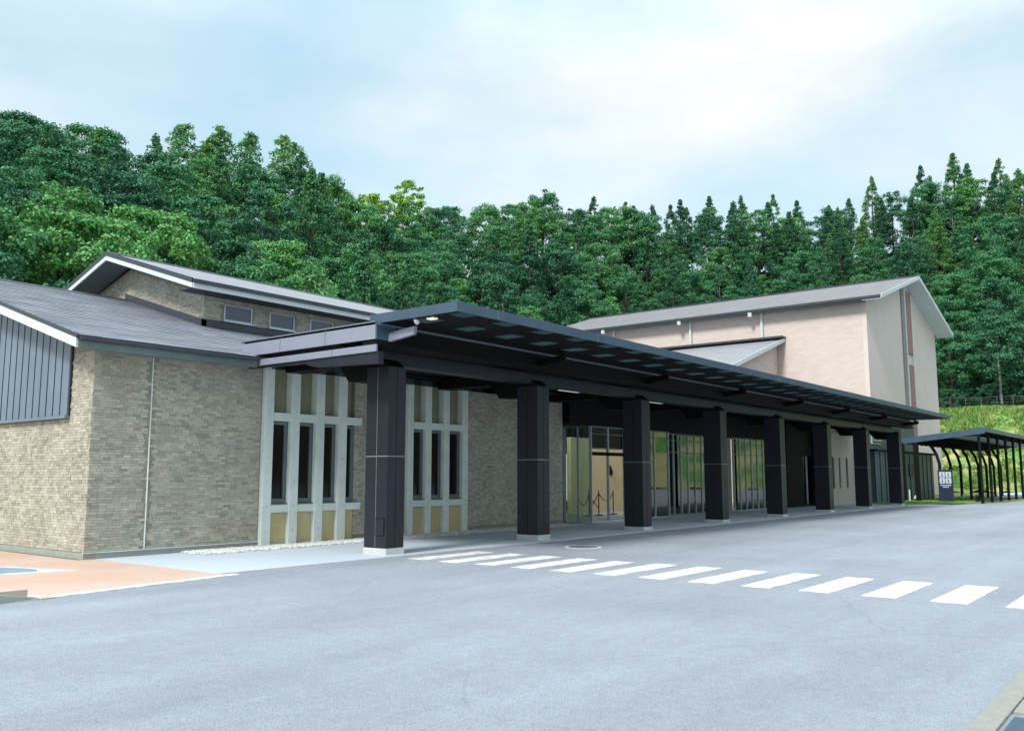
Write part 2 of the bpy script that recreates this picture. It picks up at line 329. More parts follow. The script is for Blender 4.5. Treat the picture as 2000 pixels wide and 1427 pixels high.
# gravel strip at the foot of the windows
def pebbles(name, n, x0, x1, y0, y1, z, parent, r=(.018, .045)):
    b = MB(); V = [(0, 0, 1), (.94, 0, .3), (.29, .9, .3), (-.76, .55, .3), (-.76, -.55, .3), (.29, -.9, .3), (.76, .55, -.4), (-.29, .9, -.4), (-.94, 0, -.4), (-.29, -.9, -.4), (.76, -.55, -.4)]
    F = [(0, 1, 2), (0, 2, 3), (0, 3, 4), (0, 4, 5), (0, 5, 1), (1, 6, 2), (2, 7, 3), (3, 8, 4), (4, 9, 5), (5, 10, 1), (2, 6, 7), (3, 7, 8), (4, 8, 9), (5, 9, 10), (1, 10, 6)]
    rr = random.Random(3)
    for _ in range(n):
        x = rr.uniform(x0, x1); y = y1 - abs(rr.gauss(0, 1)) * (y1 - y0) * .5
        if y < y0: continue
        s = rr.uniform(*r); a = rr.uniform(0, 6.28); sx, sy, sz = s * rr.uniform(.8, 1.3), s, s * .7
        b.add([(x + (px * math.cos(a) - py * math.sin(a)) * sx, y + (px * math.sin(a) + py * math.cos(a)) * sy, z + pz * sz) for px, py, pz in V], F)
    return b.build(name, 'pebble', parent, 'stuff')
pb = pebbles('gravel', 9000, 10.4, 24.3, 16.05, 16.98, .02, None)

# ------------------------------------------------------------------ tile walls
TW, TH, TJ = .150, .050, .005
def tiles_on(wall, frame, u0, u1, z0, z1, skip=None, near=None, seed=1):
    """frame(u, d, z) -> world point; real tiles standing proud of the grout. returns list (dist, verts)"""
    rr = random.Random(seed); out = []
    rows = int((z1 - z0) / (TH + TJ))
    for r in range(rows):
        z = z0 + r * (TH + TJ); off = rr.uniform(0, TW)
        u = u0 - off
        while u < u1:
            a, b = max(u, u0), min(u + TW, u1); u += TW + TJ
            if b - a < .02: continue
            if skip and skip((a + b) / 2, z + TH / 2, a, b): continue
            d = rr.choice((.005, .007, .010, .014)); 
            v = [frame(a, 0, z), frame(b, 0, z), frame(b, d, z), frame(a, d, z), frame(a, 0, z + TH), frame(b, 0, z + TH), frame(b, d, z + TH), frame(a, d, z + TH)]
            c = v[2]; out.append((c[0] ** 2 + c[1] ** 2 + (c[2] - 1.6) ** 2, v))
    return out
def finish_tiles(tl, wall, nsingle):
    tl.sort(key=lambda t: t[0]); cache = {}
    for d, v in tl[:nsingle]:
        MB().hexa(v).build('tile', 'tile_one', wall)
    b = MB()
    for d, v in tl[nsingle:]: b.hexa(v)
    if b.v: b.build('tiling', 'tile', wall, 'stuff')

# ------------------------------------------------------------------ left wing
wing = thing('tiled_wing', (8.4, 17, 0), 'low tiled wing with grey shingle roof and raised clerestory block', 'building')
SL = .297; EY, EZ = 16.5, 4.22
def rz(y): return EZ + SL * (y - EY)
RY = 25.28; RZ = rz(RY)
gw = MB(); gw.prism([(17.0, 0), (17.0, 4.12), (RY, RZ - .28), (33.5, 4.12), (33.5, 0)], 'x', 8.4, 8.6)
leftwall = gw.build('gable_wall', 'grout', wing)
fw = MB().box(8.6, 12.33, 17.0, 17.2, 0, 4.12).build('front_wall', 'grout', wing)
mw = MB().box(15.13, 16.95, 17.0, 17.2, 0, 4.6).box(19.4, 24.4, 17.0, 17.2, 0, 4.6)
mw = mw.build('middle_wall', 'grout', wing)
t1 = tiles_on(fw, lambda u, d, z: (u, 17.0 - d, z), 8.4, 12.30, .14, 4.1, skip=lambda c, z, a, b: a < 9.61 < b, seed=2)
finish_tiles(t1, fw, 290)
def gskip(c, z, a, b):
    if z > rz(c) - .33: return True
    return c > 17.86 and z > 2.72
t2 = tiles_on(leftwall, lambda u, d, z: (8.4 - d, u, z), 17.0, 25.5, .14, 4.1, skip=gskip, seed=4)
finish_tiles([(d, [v[1], v[0], v[3], v[2], v[5], v[4], v[7], v[6]]) for d, v in t2], leftwall, 290)
t3 = tiles_on(mw, lambda u, d, z: (u, 17.0 - d, z), 15.14, 16.95, .14, 4.5, seed=5) + tiles_on(mw, lambda u, d, z: (u, 17.0 - d, z), 19.42, 24.38, .14, 4.5, seed=6)
finish_tiles(t3, mw, 280)
box('joint_strip', 'concrete', wing, 9.60, 9.618, 16.975, 17.02, .14, 4.1)
MB().box(8.395, 12.33, 16.985, 17.0, 0, .12).box(8.385, 8.4, 16.985, 25, 0, .12).build('base_strip', 'kerb', wing)
box('base_trim', 'concrete', wing, 8.36, 12.33, 16.965, 16.985, .118, .134)
# slate-blue cladding in the gable, board by board
cl = MB().prism([(17.88, 2.76), (17.88, rz(17.88) - .3), (RY, RZ - .3), (RY, 2.76)], 'x', 8.36, 8.4).build('cladding_backing', 'seam', wing)
y = 17.90; k = 0
while y < RY - .3:
    y2 = y + .285
    MB().hexa([(8.33, y, 2.80), (8.36, y, 2.80), (8.36, y2, 2.80), (8.33, y2, 2.80), (8.33, y, rz(y) - .3), (8.36, y, rz(y) - .3), (8.36, y2, rz(y2) - .3), (8.33, y2, rz(y2) - .3)]).build('cladding_board', 'blue_panel', wing)
    MB().hexa([(8.322, y2 + .008, 2.80), (8.36, y2 + .008, 2.80), (8.36, y2 + .032, 2.80), (8.322, y2 + .032, 2.80), (8.322, y2, rz(y2) - .3), (8.36, y2, rz(y2) - .3), (8.36, y2 + .03, rz(y2) - .3), (8.322, y2 + .03, rz(y2) - .3)]).build('batten', 'seam', wing)
    y += .31
MB().box(8.28, 8.37, 17.87, RY, 2.74, 2.80).build('cladding_sill', 'blue_panel', wing)
# roof of the wing
GX = 7.8
rf = MB()
rf.prism([(EY, EZ - .06), (EY, EZ), (RY, RZ), (RY + 8.8, EZ), (RY + 8.8, EZ - .12), (RY, RZ - .12)], 'x', GX, 13.45)
rf.prism([(EY, EZ - .06), (EY, EZ), (21.28, rz(21.28)), (21.28, rz(21.28) - .12)], 'x', 13.45, 25.5)
rf.prism([(RY, RZ - .12), (RY, RZ), (RY + 8.8, EZ), (RY + 8.8, EZ - .12)], 'x', 13.45, 25.5)
roof = rf.build('roof', 'ridge', wing)
sh = MB(); rr = random.Random(8); L0 = math.hypot(1, SL)
nrow = 30; dy = (RY - EY) / nrow
for r in range(nrow):
    y0, y1 = EY + r * dy, EY + (r + 1) * dy + .03
    xe = 13.42 if y0 > 21 else 25.4
    x = GX + .01 - rr.uniform(0, .6)
    while x < xe:
        a, b = max(GX + .01, x), min(x + .6, xe); x += .606
        if b - a < .03: continue
        t = .02 + rr.uniform(0, .006)
        sh.hexa([(a, y0, rz(y0) + .001), (b, y0, rz(y0) + .001), (b, y1, rz(y1) + .001), (a, y1, rz(y1) + .001), (a, y0, rz(y0) + t), (b, y0, rz(y0) + t), (b, y1, rz(y1) + .006), (a, y1, rz(y1) + .006)])
sh.build('shingle_courses', 'roof', wing, 'stuff')
MB().prism([(RY - .12, RZ - .01), (RY, RZ + .05), (RY + .12, RZ - .01)], 'x', GX, 13.5).build('ridge_cap', 'ridge', wing)
# pale bargeboard and gutter
def rake(x0, x1, top, bot, ya, yb, f): return MB().hexa([(x0, ya, f(ya) + bot), (x1, ya, f(ya) + bot), (x1, yb, f(yb) + bot), (x0, yb, f(yb) + bot), (x0, ya, f(ya) + top), (x1, ya, f(ya) + top), (x1, yb, f(yb) + top), (x0, yb, f(yb) + top)])
rake(GX - .03, GX + .02, .03, -.05, EY - .02, RY, rz).build('rake_trim', 'ridge', wing)
rake(GX - .02, GX + .02, -.05, -.235, EY + .02, RY, rz).build('bargeboard', 'white', wing)
MB().prism([(EY + .02, rz(EY) - .235), (17.0, rz(17.0) - .235), (RY, RZ - .235), (RY, RZ - .2), (EY + .02, rz(EY) - .2)], 'x', GX + .02, 8.4).build('gable_soffit', 'soffit', wing)
box('gutter', 'ridge', wing, GX + .02, 11.8, EY - .09, EY + .03, EZ - .085, EZ + .005)
box('eave_fascia', 'frame', wing, GX + .022, 11.8, EY - .01, EY + .03, EZ - .235, EZ - .086)
box('eave_soffit', 'soffit', wing, 8.4, 11.8, EY + .03, 17.0, EZ - .20, EZ - .17)
# clerestory block
UX, UY = 13.45, 21.3; UG, UE = 12.65, 20.62
US = (8.185 - 6.74) / (RY - UE)
def uz(y): return 8.185 - US * abs(y - RY)
ub = MB().prism([(UY, 5.3), (UY, 6.75), (RY, uz(RY) - .35), (29.26, 6.75), (29.26, 5.3)], 'x', UX, UX + .2).build('clerestory_gable_wall', 'grout', wing)
def us(c, z, a, b): return z < rz(c) + .02 if c < RY else True
t4 = tiles_on(ub, lambda u, d, z: (UX - d, u, z), UY, 29.0, 5.3, 8.0, skip=lambda c, z, a, b: z > uz(c) - .42 or z < (rz(c) if c < RY else RZ), seed=9)
finish_tiles([(d, [v[1], v[0], v[3], v[2], v[5], v[4], v[7], v[6]]) for d, v in t4], ub, 0)
wins = [(14.08, 15.0), (15.6, 16.5), (17.1, 18.0), (18.6, 19.5)]
uf = MB(); xc = UX + .2
for a, b in wins: uf.box(xc, a, UY, UY + .2, 5.3, 6.75); uf.box(a, b, UY, UY + .2, 5.3, 5.9); uf.box(a, b, UY, UY + .2, 6.36, 6.75); xc = b
uf.box(xc, 25.4, UY, UY + .2, 5.3, 6.75); uf = uf.build('clerestory_front_wall', 'grout', wing)
t5 = tiles_on(uf, lambda u, d, z: (u, UY - d, z), UX, 25.3, 5.62, 6.7, skip=lambda c, z, a, b: any(a < q and b > p for p, q in wins) and 5.86 < z < 6.38, seed=10)
finish_tiles(t5, uf, 0)
for a, b in wins:
    w = MB(); w.box(a, a + .035, UY + .0, UY + .1, 5.9, 6.36).box(b - .035, b, UY + .0, UY + .1, 5.9, 6.36).box(a + .035, b - .035, UY, UY + .1, 5.9, 5.94).box(a + .035, b - .035, UY, UY + .1, 6.33, 6.36)
    w.box(a - .04, b + .04, UY - .06, UY, 5.86, 5.90)
    w = w.build('window', 'wframe', wing)
    MB().box(a + .035, b - .035, UY + .03, UY + .04, 5.94, 6.33).build('pane', 'skyglass', w)
MB().prism([(UY - .06, rz(UY)), (UY - .06, rz(UY) + .18), (UY, rz(UY) + .22), (UY + .1, rz(UY) + .22), (UY + .1, rz(UY))], 'x', UX - .1, 25.4).build('front_flashing', 'ridge', wing)
rake(UX - .12, UX + .05, .20, .0, UY - .06, RY + .1, rz).build('side_flashing', 'ridge', wing)
ur = MB(); ur.prism([(UE, uz(UE) - .05), (UE, uz(UE)), (RY, 8.185), (RY * 2 - UE, uz(UE)), (RY * 2 - UE, uz(UE) - .1), (RY, 8.08)], 'x', UG, 26.3); ur.build('clerestory_roof', 'roofmetal', wing)
for ya, yb in ((UE, RY), (RY, RY * 2 - UE)):
    o = rake(UG - .03, UG + .02, .03, -.10, ya, yb, uz).build('rake_trim', 'ridge', wing)
    o = rake(UG - .02, UG + .03, -.10, -.235, ya, yb, uz).build('bargeboard', 'white', wing)
    MB().hexa([(UG + .03, ya, uz(ya) - .235), (UX, ya, uz(ya) - .235), (UX, yb, uz(yb) - .235), (UG + .03, yb, uz(yb) - .235), (UG + .03, ya, uz(ya) - .2), (UX, ya, uz(ya) - .2), (UX, yb, uz(yb) - .2), (UG + .03, yb, uz(yb) - .2)]).build('gable_soffit', 'soffit', wing)
box('gutter', 'ridge', wing, UG + .02, 26.3, UE - .08, UE + .02, uz(UE) - .10, uz(UE) - .0)
box('eave_fascia', 'white', wing, UG + .02, 26.3, UE - .02, UE + .03, uz(UE) - .24, uz(UE) - .102)
box('eave_soffit', 'seam', wing, UG + .04, 26.3, UE + .03, UY, uz(UE) - .235, uz(UE) - .205)  # near-black colour paints in the darkness under this eave
MB().prism([(RY - .1, 8.17), (RY, 8.225), (RY + .1, 8.17)], 'x', UG - .02, 26.3).build('clerestory_ridge_cap', 'ridge', wing)

# ------------------------------------------------------------------ concrete window screens
def screen(name, ups, x0, x1, label, bays, ztop):
    t = thing(name, (x0, 16.9, 0), label, 'window screen', 'concrete window screens in the tiled wall')
    YF = 16.88
    for a, b in ups:
        o = MB().box(a, b, YF, 17.25, 0, ztop).build('upright', 'concrete', t, bevel=.008)
        h = MB(); z = .35; rr = random.Random(int(a * 100))
        while z < ztop - .2:
            h.tube([((a + b) / 2 + rr.uniform(-.01, .01), YF - .001, z), ((a + b) / 2, YF + .004, z)], .014, 8); z += .55
        h.build('tie_holes', 'hole', o)
    for za, zb in ((.76, .93), (2.86, 3.05)):
        xs = [x0] + [q for u in ups for q in u] + [x1]
        segs = [(ups[i][1], ups[i + 1][0]) for i in range(len(ups) - 1)]
        if x1 > ups[-1][1]: segs.append((ups[-1][1], x1))
        for a, b in segs: MB().box(a, b, YF + .01, 17.2, za, zb).build('crossbar', 'concrete', t)
    for a, b in bays:
        f = MB().box(a, a + .04, 17.0, 17.1, .97, 2.84).box(b - .1, b, 17.0, 17.1, .97, 2.84).box(a + .04, b - .1, 17.0, 17.1, 2.78, 2.84).box(a + .04, b - .1, 17.0, 17.1, .97, 1.07).box(a, b, 16.93, 17.15, .932, .965)
        f = f.build('window', 'frame', t); MB().box(a + .04, b - .1, 17.05, 17.06, 1.07, 2.78).build('pane', 'darkglass', f)
        o = MB().box(a, b, 17.1, 17.16, 3.05, ztop - .03).build('blind_panel', 'olive', t)
        MB().box(a, b, 16.99, 17.06, .0, .75).build('lower_board', 'ochre', t)
U1 = [(12.33, 12.58), (13.08, 13.33), (13.83, 14.08), (14.53, 14.80)]
screen('window_screen', U1, 12.33, 15.3, 'pale concrete screen of four uprights with tall dark windows, left of the first black column', [(12.58, 13.08), (13.33, 13.83), (14.08, 14.53), (14.80, 15.12)], 4.25)
U2 = [(16.97, 17.17), (17.65, 17.88), (18.38, 18.62), (19.18, 19.42)]
screen('window_screen', U2, 16.97, 19.42, 'pale concrete screen with three tall dark windows between the first two black columns', [(17.17, 17.65), (17.88, 18.38), (18.62, 19.18)], 4.45)

# ------------------------------------------------------------------ entrance canopy
can = thing('entrance_canopy', (12.6, 13.2, 0), 'long near-black metal entrance canopy on a row of eight square columns', 'canopy')
CX = [12.62, 17.78, 23.0, 28.42, 33.85, 39.4, 45.1, 51.0]; CY = 13.15; CW = .50
C_END = 52.3
for i, x in enumerate(CX):
    w = CW; d = .65
    c = MB().box(x + .02, x + w - .02, CY + .02, CY + d - .02, -.12, 3.86).build('column', 'black', can)
    MB().box(x - .012, x + w + .012, CY - .012, CY + d + .012, -.12, .135 if i < 2 else .10).build('plinth', 'plinth', c, bevel=.006)
    for (za, zb) in ((.14 if i < 2 else .105, 1.985), (2.005, 3.85)):
        hw, hd = (w - .012) / 2, (d - .012) / 2
        for k in range(2):
            a = x + k * (hw + .012)
            MB().box(a, a + hw, CY, CY + .018, za, zb).build('cladding_panel', 'column', c, bevel=.005)
            b = CY + k * (hd + .012)
            MB().box(x, x + .018, b + (.0185 if k == 0 else 0), b + hd, za, zb).build('cladding_panel', 'column', c, bevel=.005)
    j = MB().box(x + .003, x + w, CY + .004, CY + .012, 1.986, 2.004).box(x + .004, x + .012, CY, CY + d, 1.986, 2.004)
    if i == 0: j.box(x + .004, x + .012, CY + d / 2 - .005, CY + d / 2 + .005, .155, 3.85)
    j.build('joint_trim', 'joint', c)
    # head of the column leans back to the beam and reaches towards the building
    MB().prism([(CY + .02, 3.86), (CY + .40, 4.19), (16.6, 4.19), (16.6, 3.96), (14.72, 3.96), (14.42, 3.60), (CY + d - .02, 3.58)], 'x', x + .03, x + w - .03).build('bracket_head', 'black', c)
    # cantilever arm that carries the thin plate
    for s in (0,):
        MB().hexa([(x - .46, 12.0, 4.34), (x - .38, 12.0, 4.34), (x - .38, 12.75, 4.25), (x - .46, 12.75, 4.25), (x - .46, 11.98, 4.50), (x - .38, 11.98, 4.50), (x - .38, 12.75, 4.43), (x - .46, 12.75, 4.43)]).build('arm', 'band' if i == 0 else 'black', can)
    MB().tube([(x - .3, 12.2, 4.5), (x - .3, 12.2, 4.61)], .05, 8).build('plate_stub', 'black', can)
hatch = MB().box(12.612, 12.625, 13.2, 13.46, .38, .74)
o = hatch.build('access_hatch', 'black', can); MB().box(12.606, 12.612, 13.215, 13.445, .395, .725).build('hatch_door', 'column', o)
# beams
MB().box(12.1, 17.9, CY + .2, CY + .6, 3.92, 4.185).box(17.9, C_END, CY + .2, CY + .6, 3.92, 4.185).build('long_beam', 'column', can)
MB().box(11.84, C_END, 12.70, 13.1, 4.19, 4.27).build('fascia_shadow_gap', 'black', can)
segs = [(12.70, 14.2), (14.212, 15.7), (15.712, 17.1)]
for a, b in segs: MB().hexa([(11.8, a, 4.275), (11.84, a, 4.275), (11.84, b, 4.275), (11.8, b, 4.275), (11.8, a, 4.6), (11.84, a, 4.6), (11.84, b, 4.6), (11.8, b, 4.6)]).build('side_fascia', 'band', can)
box('fascia_cap', 'plate_top', can, 11.775, 11.86, 12.68, 17.1, 4.602, 4.63)
MB().box(11.84, 12.36, 12.70, 12.74, 4.275, 4.6).build('front_fascia', 'plate', can)
MB().box(12.36, C_END, 12.74, 12.9, 4.275, 4.56).build('recessed_front', 'black', can)  # front turned black, shade of the raised plate put into its colour
for a, b in ((12.69, 14.0), (14.012, 16.8)): MB().box(11.82, 11.86, a, b, 4.03, 4.17).build('lower_side_fascia', 'band', can)
MB().prism([(12.66, 3.78), (13.0, 3.80), (14.6, 3.86), (15.0, 3.97), (16.9, 4.0), (16.9, 4.03), (12.66, 4.03)], 'x', 11.86, 12.0).build('side_haunch_beam', 'column', can)
MB().box(11.86, C_END, 12.91, 16.95, 4.3, 4.56).build('roof_slab', 'black', can)
MB().box(11.86, C_END, 13.9, 16.6, 4.27, 4.30).build('ceiling', 'black', can)
MB().box(11.8, C_END, 12.68, 17, 4.561, 4.60).build('roof_membrane', 'plate_top', can)
# thin raised plate with two rows of pale coffers
PX0, PX1, PY0, PY1 = 11.93, 51.6, 10.66, 13.0
fz = MB().box(PX0, PX1, PY0, PY0 + .03, 4.61, 4.80).box(PX0, PX0 + .03, PY0 + .03, PY1, 4.61, 4.80).box(PX1 - .03, PX1, PY0 + .03, PY1, 4.61, 4.80).box(PX0 + .03, PX1 - .03, PY1 - .03, PY1, 4.61, 4.80)
fz.build('plate_rim', 'plate', can)
xx = PX0 + 1.2
seam = MB()
while xx < PX1: seam.box(xx, xx + .008, PY0 - .003, PY0, 4.612, 4.80); xx += 3.6
seam.build('rim_seams', 'joint', can)
# soffit grid: dark strips around square coffers
XP = 1.29; cells = []; k = 0
while PX0 + .08 + k * XP < PX1 - .8:
    xa = PX0 + .1 + k * XP
    cells.append((xa, xa + .62, PY0 + .03, PY0 + .45)); cells.append((xa + .02, xa + .62, PY0 + .86, PY0 + 1.46)); k += 1
gsf = MB()
gsf.box(PX0 + .03, PX1 - .03, PY0 + .45, PY0 + .86, 4.61, 4.797).box(PX0 + .03, PX1 - .03, PY0 + 1.46, PY1 - .03, 4.61, 4.797)
for (ya, yb) in ((PY0 + .03, PY0 + .45), (PY0 + .86, PY0 + 1.46)):
    xs_ = PX0 + .03
    for c in [c for c in cells if abs(c[2] - ya) < .01]: gsf.box(xs_, c[0], ya, yb, 4.61, 4.797); xs_ = c[1]
    gsf.box(xs_, PX1 - .03, ya, yb, 4.61, 4.797)
gsf.build('soffit_grid', 'black', can)
for c in cells: MB().box(c[0], c[1], c[2], c[3], 4.625, 4.635).build('skylight_panel', 'milk', can)
# tinted glass hanging below the ceiling in front of the windows
for a, b in ((12.2, 15.0), (15.01, 17.8), (17.81, 20.6)): MB().box(a, b, 16.5, 16.512, 4.0, 4.3).build('hanging_glass', 'smoke', can)
# lamps under the canopy, then added glowing strips for the bright sky slots
MB().tube([(12.0, 11.75, 4.52), (12.06, 11.85, 4.60)], .045, 10).build('spot_lamp', 'white', can)
MB().box(12.12, 12.26, 11.45, 11.62, 4.585, 4.61).build('plate_light', 'lamp', can)
for px_, py_ in ((18.6, 16.0), (24.6, 15.2), (30.2, 15.2)):
    MB().cyl(px_, py_, 4.2, 4.27, .05, 12).build('downlight', 'lamp', can)
for a, b, yy in ((22.1, 25.9, 15.5), (27.6, 31.6, 15.5), (34.0, 37.5, 15.5)): MB().box(a, b, yy, yy + .05, 4.2, 4.27).build('sky_slot_strip', 'strip', can)  # added glowing strips in place of sky-bright gaps, no real fittings

# ------------------------------------------------------------------ lobby
lob = thing('glass_lobby', (24.4, 17.4, 0), 'glass-fronted entrance lobby under the dark canopy', 'building')
MB().box(24.4, 49, 17.2, 24.2, -.01, .02).build('lobby_floor', 'floor', lob)
MB().box(24.4, 49.0, 16.7, 17.7, 3.32, 4.3).box(24.4, 49.0, 21.6, 24.4, 3.32, 4.3).box(24.4, 26.5, 17.7, 21.6, 3.32, 4.3).build('lobby_header', 'black', lob)  # middle of ceiling left open, an added gap letting daylight onto the timber wall
MB().box(24.42, 24.6, 17.5, 24, .02, 3.3).build('lobby_side_wall', 'cream', lob)
MB().box(30.6, 35.2, 20.9, 21.1, .02, 3.2).build('timber_wall', 'wood', lob)
MB().box(36.2, 36.5, 18.2, 21.5, .02, 3.3).box(39.6, 39.9, 18.2, 22, .02, 3.3).box(28.0, 28.3, 21.5, 23.8, .02, 3.3).build('inner_pier', 'grout', lob)
MB().box(32.0, 49, 23.5, 23.7, .02, .4).box(24.6, 49, 23.5, 23.7, 2.6, 3.3).build('rear_frame', 'frame', lob)
xx = 24.6
while xx < 49: MB().box(xx, xx + .09, 23.52, 23.68, .4, 2.6).build('rear_mullion', 'frame', lob); xx += 1.45
MB().box(41.5, 42.0, 19, 23.5, .02, 3.3).build('inner_wall', 'seam', lob)
def glaze(x0, x1, y, n, rails=(2.55, 3.05), door=None):
    st = (x1 - x0) / n
    for i in range(n + 1):
        x = x0 + i * st
        MB().box(x - .02, x + .02, y - .05, y + .05, .02, 3.31).build('mullion', 'wframe', lob)
    for z in rails:
        for i in range(n): MB().box(x0 + i * st + .02, x0 + (i + 1) * st - .02, y - .03, y + .03, z - .02, z + .02).build('transom', 'frame', lob)
    MB().box(x0, x1, y - .04, y + .04, 3.28, 3.32).build('head_rail', 'joint', lob)
    for i in range(n):
        if door and i in door: zz = (2.57, 3.28)
        else: zz = (.03, 3.28)
        MB().box(x0 + i * st + .02, x0 + (i + 1) * st - .02, y - .006, y + .006, *zz).build('glass_panel', 'glass', lob)
glaze(24.45, 25.74, 17.9, 3)
glaze(25.8, 31.4, 16.8, 5, door=(0, 1))
MB().box(25.78, 25.82, 17.3, 17.36, .02, 3.31).box(25.78, 25.82, 17.85, 17.9, .02, 3.31).build('side_mullion', 'wframe', lob)
MB().box(25.795, 25.805, 16.85, 17.85, .03, 3.28).build('side_glass', 'glass', lob)
MB().box(25.85, 28.03, 16.74, 16.86, 2.3, 2.42).build('door_frame', 'black', lob)
glaze(31.5, 36.0, 17.3, 7); glaze(38.0, 43.4, 17.0, 8)
MB().box(36.02, 37.0, 17.2, 17.5, .02, 3.32).box(37.01, 37.98, 17.1, 17.5, .02, 3.32).build('front_pier', 'grout', lob)
dk = MB().box(43.5, 45.8, 16.6, 16.9, .02, 4.3).box(47.2, 47.9, 16.3, 16.9, .02, 4.3).box(45.8, 47.2, 16.6, 16.9, 2.6, 4.3).box(45.8, 47.2, 16.6, 16.9, .02, .12).build('dark_cladding', 'black', lob)
MB().box(45.8, 47.2, 16.7, 16.71, .12, 2.6).build('door_glass', 'glass', lob)
MB().box(46.46, 46.52, 16.66, 16.74, .12, 2.6).build('door_stile', 'wframe', lob)
# beige wall with three slits behind the sixth and seventh columns
bw = thing('beige_annex', (48, 16.2, 0), 'small beige annex with three narrow slit windows beside the lobby', 'building')
w = MB(); xc = 47.95
slits = [(48.78, 49.18), (49.9, 50.2), (51.15, 51.5)]
for a, b in slits: w.box(xc, a, 16.1, 16.4, 0, 3.95); w.box(a, b, 16.1, 16.4, 0, .9); w.box(a, b, 16.1, 16.4, 2.6, 3.95); xc = b
w.box(xc, 53.0, 16.1, 16.4, 0, 3.95).box(47.95, 53.0, 16.12, 16.4, 3.99, 5.2).box(47.95, 48.1, 16.4, 24, 0, 5.1).box(52.85, 53, 16.4, 24, 0, 5.1)
w.build('wall', 'beige', bw)
MB().box(47.9, 53.05, 16.06, 16.3, 3.952, 3.988).build('string_course', 'groove', bw)
MB().box(47.9, 53.1, 16.0, 24.2, 5.2, 5.4).build('roof', 'roofmetal', bw)
for a, b in slits:
    f = MB().box(a, a + .05, 16.16, 16.26, .9, 2.6).box(b - .05, b, 16.16, 16.26, .9, 2.6).build('window', 'frame', bw)
    MB().box(a + .05, b - .05, 16.2, 16.21, .9, 2.6).build('pane', 'darkglass', f)
db = thing('dark_annex', (56, 15.2, 0), 'dark metal-clad store with a small recessed window behind the garden strip', 'building')
MB().box(53.1, 67, 15.1, 15.4, 0, 3.0).box(66.8, 67, 15.4, 22, 0, 3.0).box(53.1, 67, 16.2, 16.5, 3.0, 5.2).build('wall', 'plate', db)
xx = 53.1
while xx < 67: MB().box(xx, xx + .04, 15.07, 15.1, .0, 3.0).build('batten', 'black', db); xx += 1.1
MB().box(53.0, 67.2, 14.9, 16.6, 3.0, 3.12).box(53.0, 67.2, 16.1, 22, 5.2, 5.35).build('roof', 'black', db)
MB().box(60.5, 61.7, 15.04, 15.1, 1.5, 2.3).build('notice_board', 'seam', db)
f = MB().box(56.5, 58.5, 16.12, 16.2, 3.55, 4.3).build('window', 'wframe', db); MB().box(56.58, 57.45, 16.1, 16.12, 3.62, 4.23).box(57.55, 58.42, 16.1, 16.12, 3.62, 4.23).build('pane', 'skyglass', f)

# rope barrier in the doorway
for i, (x, y) in enumerate(((29.35, 19.2), (30.2, 19.3), (31.3, 19.3))):
    t = thing('rope_post', (x, y, .02), ['leftmost slim dark rope post before the timber wall', 'middle slim dark rope post before the timber wall', 'rightmost slim dark rope post before the timber wall'][i], 'barrier post', 'rope posts inside the entrance')
    MB().cyl(x, y, .02, .05, .17, 16).build('base', 'black', t); MB().cyl(x, y, .05, .98, .022, 8).build('pole', 'black', t); MB().cyl(x, y, .98, 1.03, .035, 8).build('cap', 'steel', t)
def rope(a, b, sag, label):
    pts = [(a[0] + (b[0] - a[0]) * k / 10, a[1] + (b[1] - a[1]) * k / 10, a[2] + (b[2] - a[2]) * k / 10 - sag * 4 * (k / 10) * (1 - k / 10)) for k in range(11)]
    tag(MB().tube(pts, .018, 6).build('barrier_rope', 'rope'), label, 'rope', 'ropes of the entrance barrier')
rope((28.4, 19.1, .9), (29.35, 19.2, .9), .45, 'dark rope sagging from the doorway to the first rope post'); rope((29.35, 19.2, .9), (30.2, 19.3, .3), .05, 'dark rope crossing downward between two rope posts'); rope((29.35, 19.2, .3), (30.2, 19.3, .9), .05, 'dark rope crossing upward between two rope posts'); rope((30.2, 19.3, .9), (31.3, 19.3, .9), .3, 'dark rope sagging toward the last rope post')
t = thing('wall_emblem', (33.6, 20.88, 1.85), 'small dark wall bracket on the timber wall in the lobby', 'wall fitting')
MB().prism([(33.45, 1.9), (33.6, 2.05), (33.8, 1.75), (33.72, 1.6), (33.55, 1.7)], 'y', 20.82, 20.9).build('bracket', 'black', t)
# information stand inside the glass
t = thing('notice_stand', (34.3, 18.6, 0), 'slim dark notice stand behind the lobby glass', 'sign')
MB().box(34.1, 34.5, 18.58, 18.64, .05, 1.5).build('board', 'black', t); MB().box(34.05, 34.55, 18.4, 18.8, .02, .06).build('base', 'black', t)

# ------------------------------------------------------------------ tall hall behind
hall = thing('tall_hall', (63.2, 18, 0), 'tall pale hall with pitched grey roof and white downpipes', 'building')
HX0, HX1, HY0, HY1 = 63.2, 83.2, 18.0, 45.6; HR = 73.2; HZ = 17.15; HS = (17.15 - 13.93) / (73.2 - 62.3)
def hz(x): return HZ - HS * abs(x - HR)
MB().prism([(HX0, 0), (HX1, 0), (HX1, hz(HX1) - .25), (HR, HZ - .25), (HX0, hz(HX0) - .25)], 'y', HY0, HY0 + .3).build('gable_wall', 'farwall2', hall)
MB().box(HX0, HX0 + .3, HY0 + .3, HY1, 0, hz(HX0) - .25).build('long_wall', 'farwall', hall)
MB().box(HX1 - .3, HX1, HY0 + .3, HY1, 0, hz(HX1) - .25).box(HX0 + .3, HX1 - .3, HY1 - .3, HY1, 0, 13.5).build('rear_walls', 'farwall', hall)
rs = MB(); nr = 24
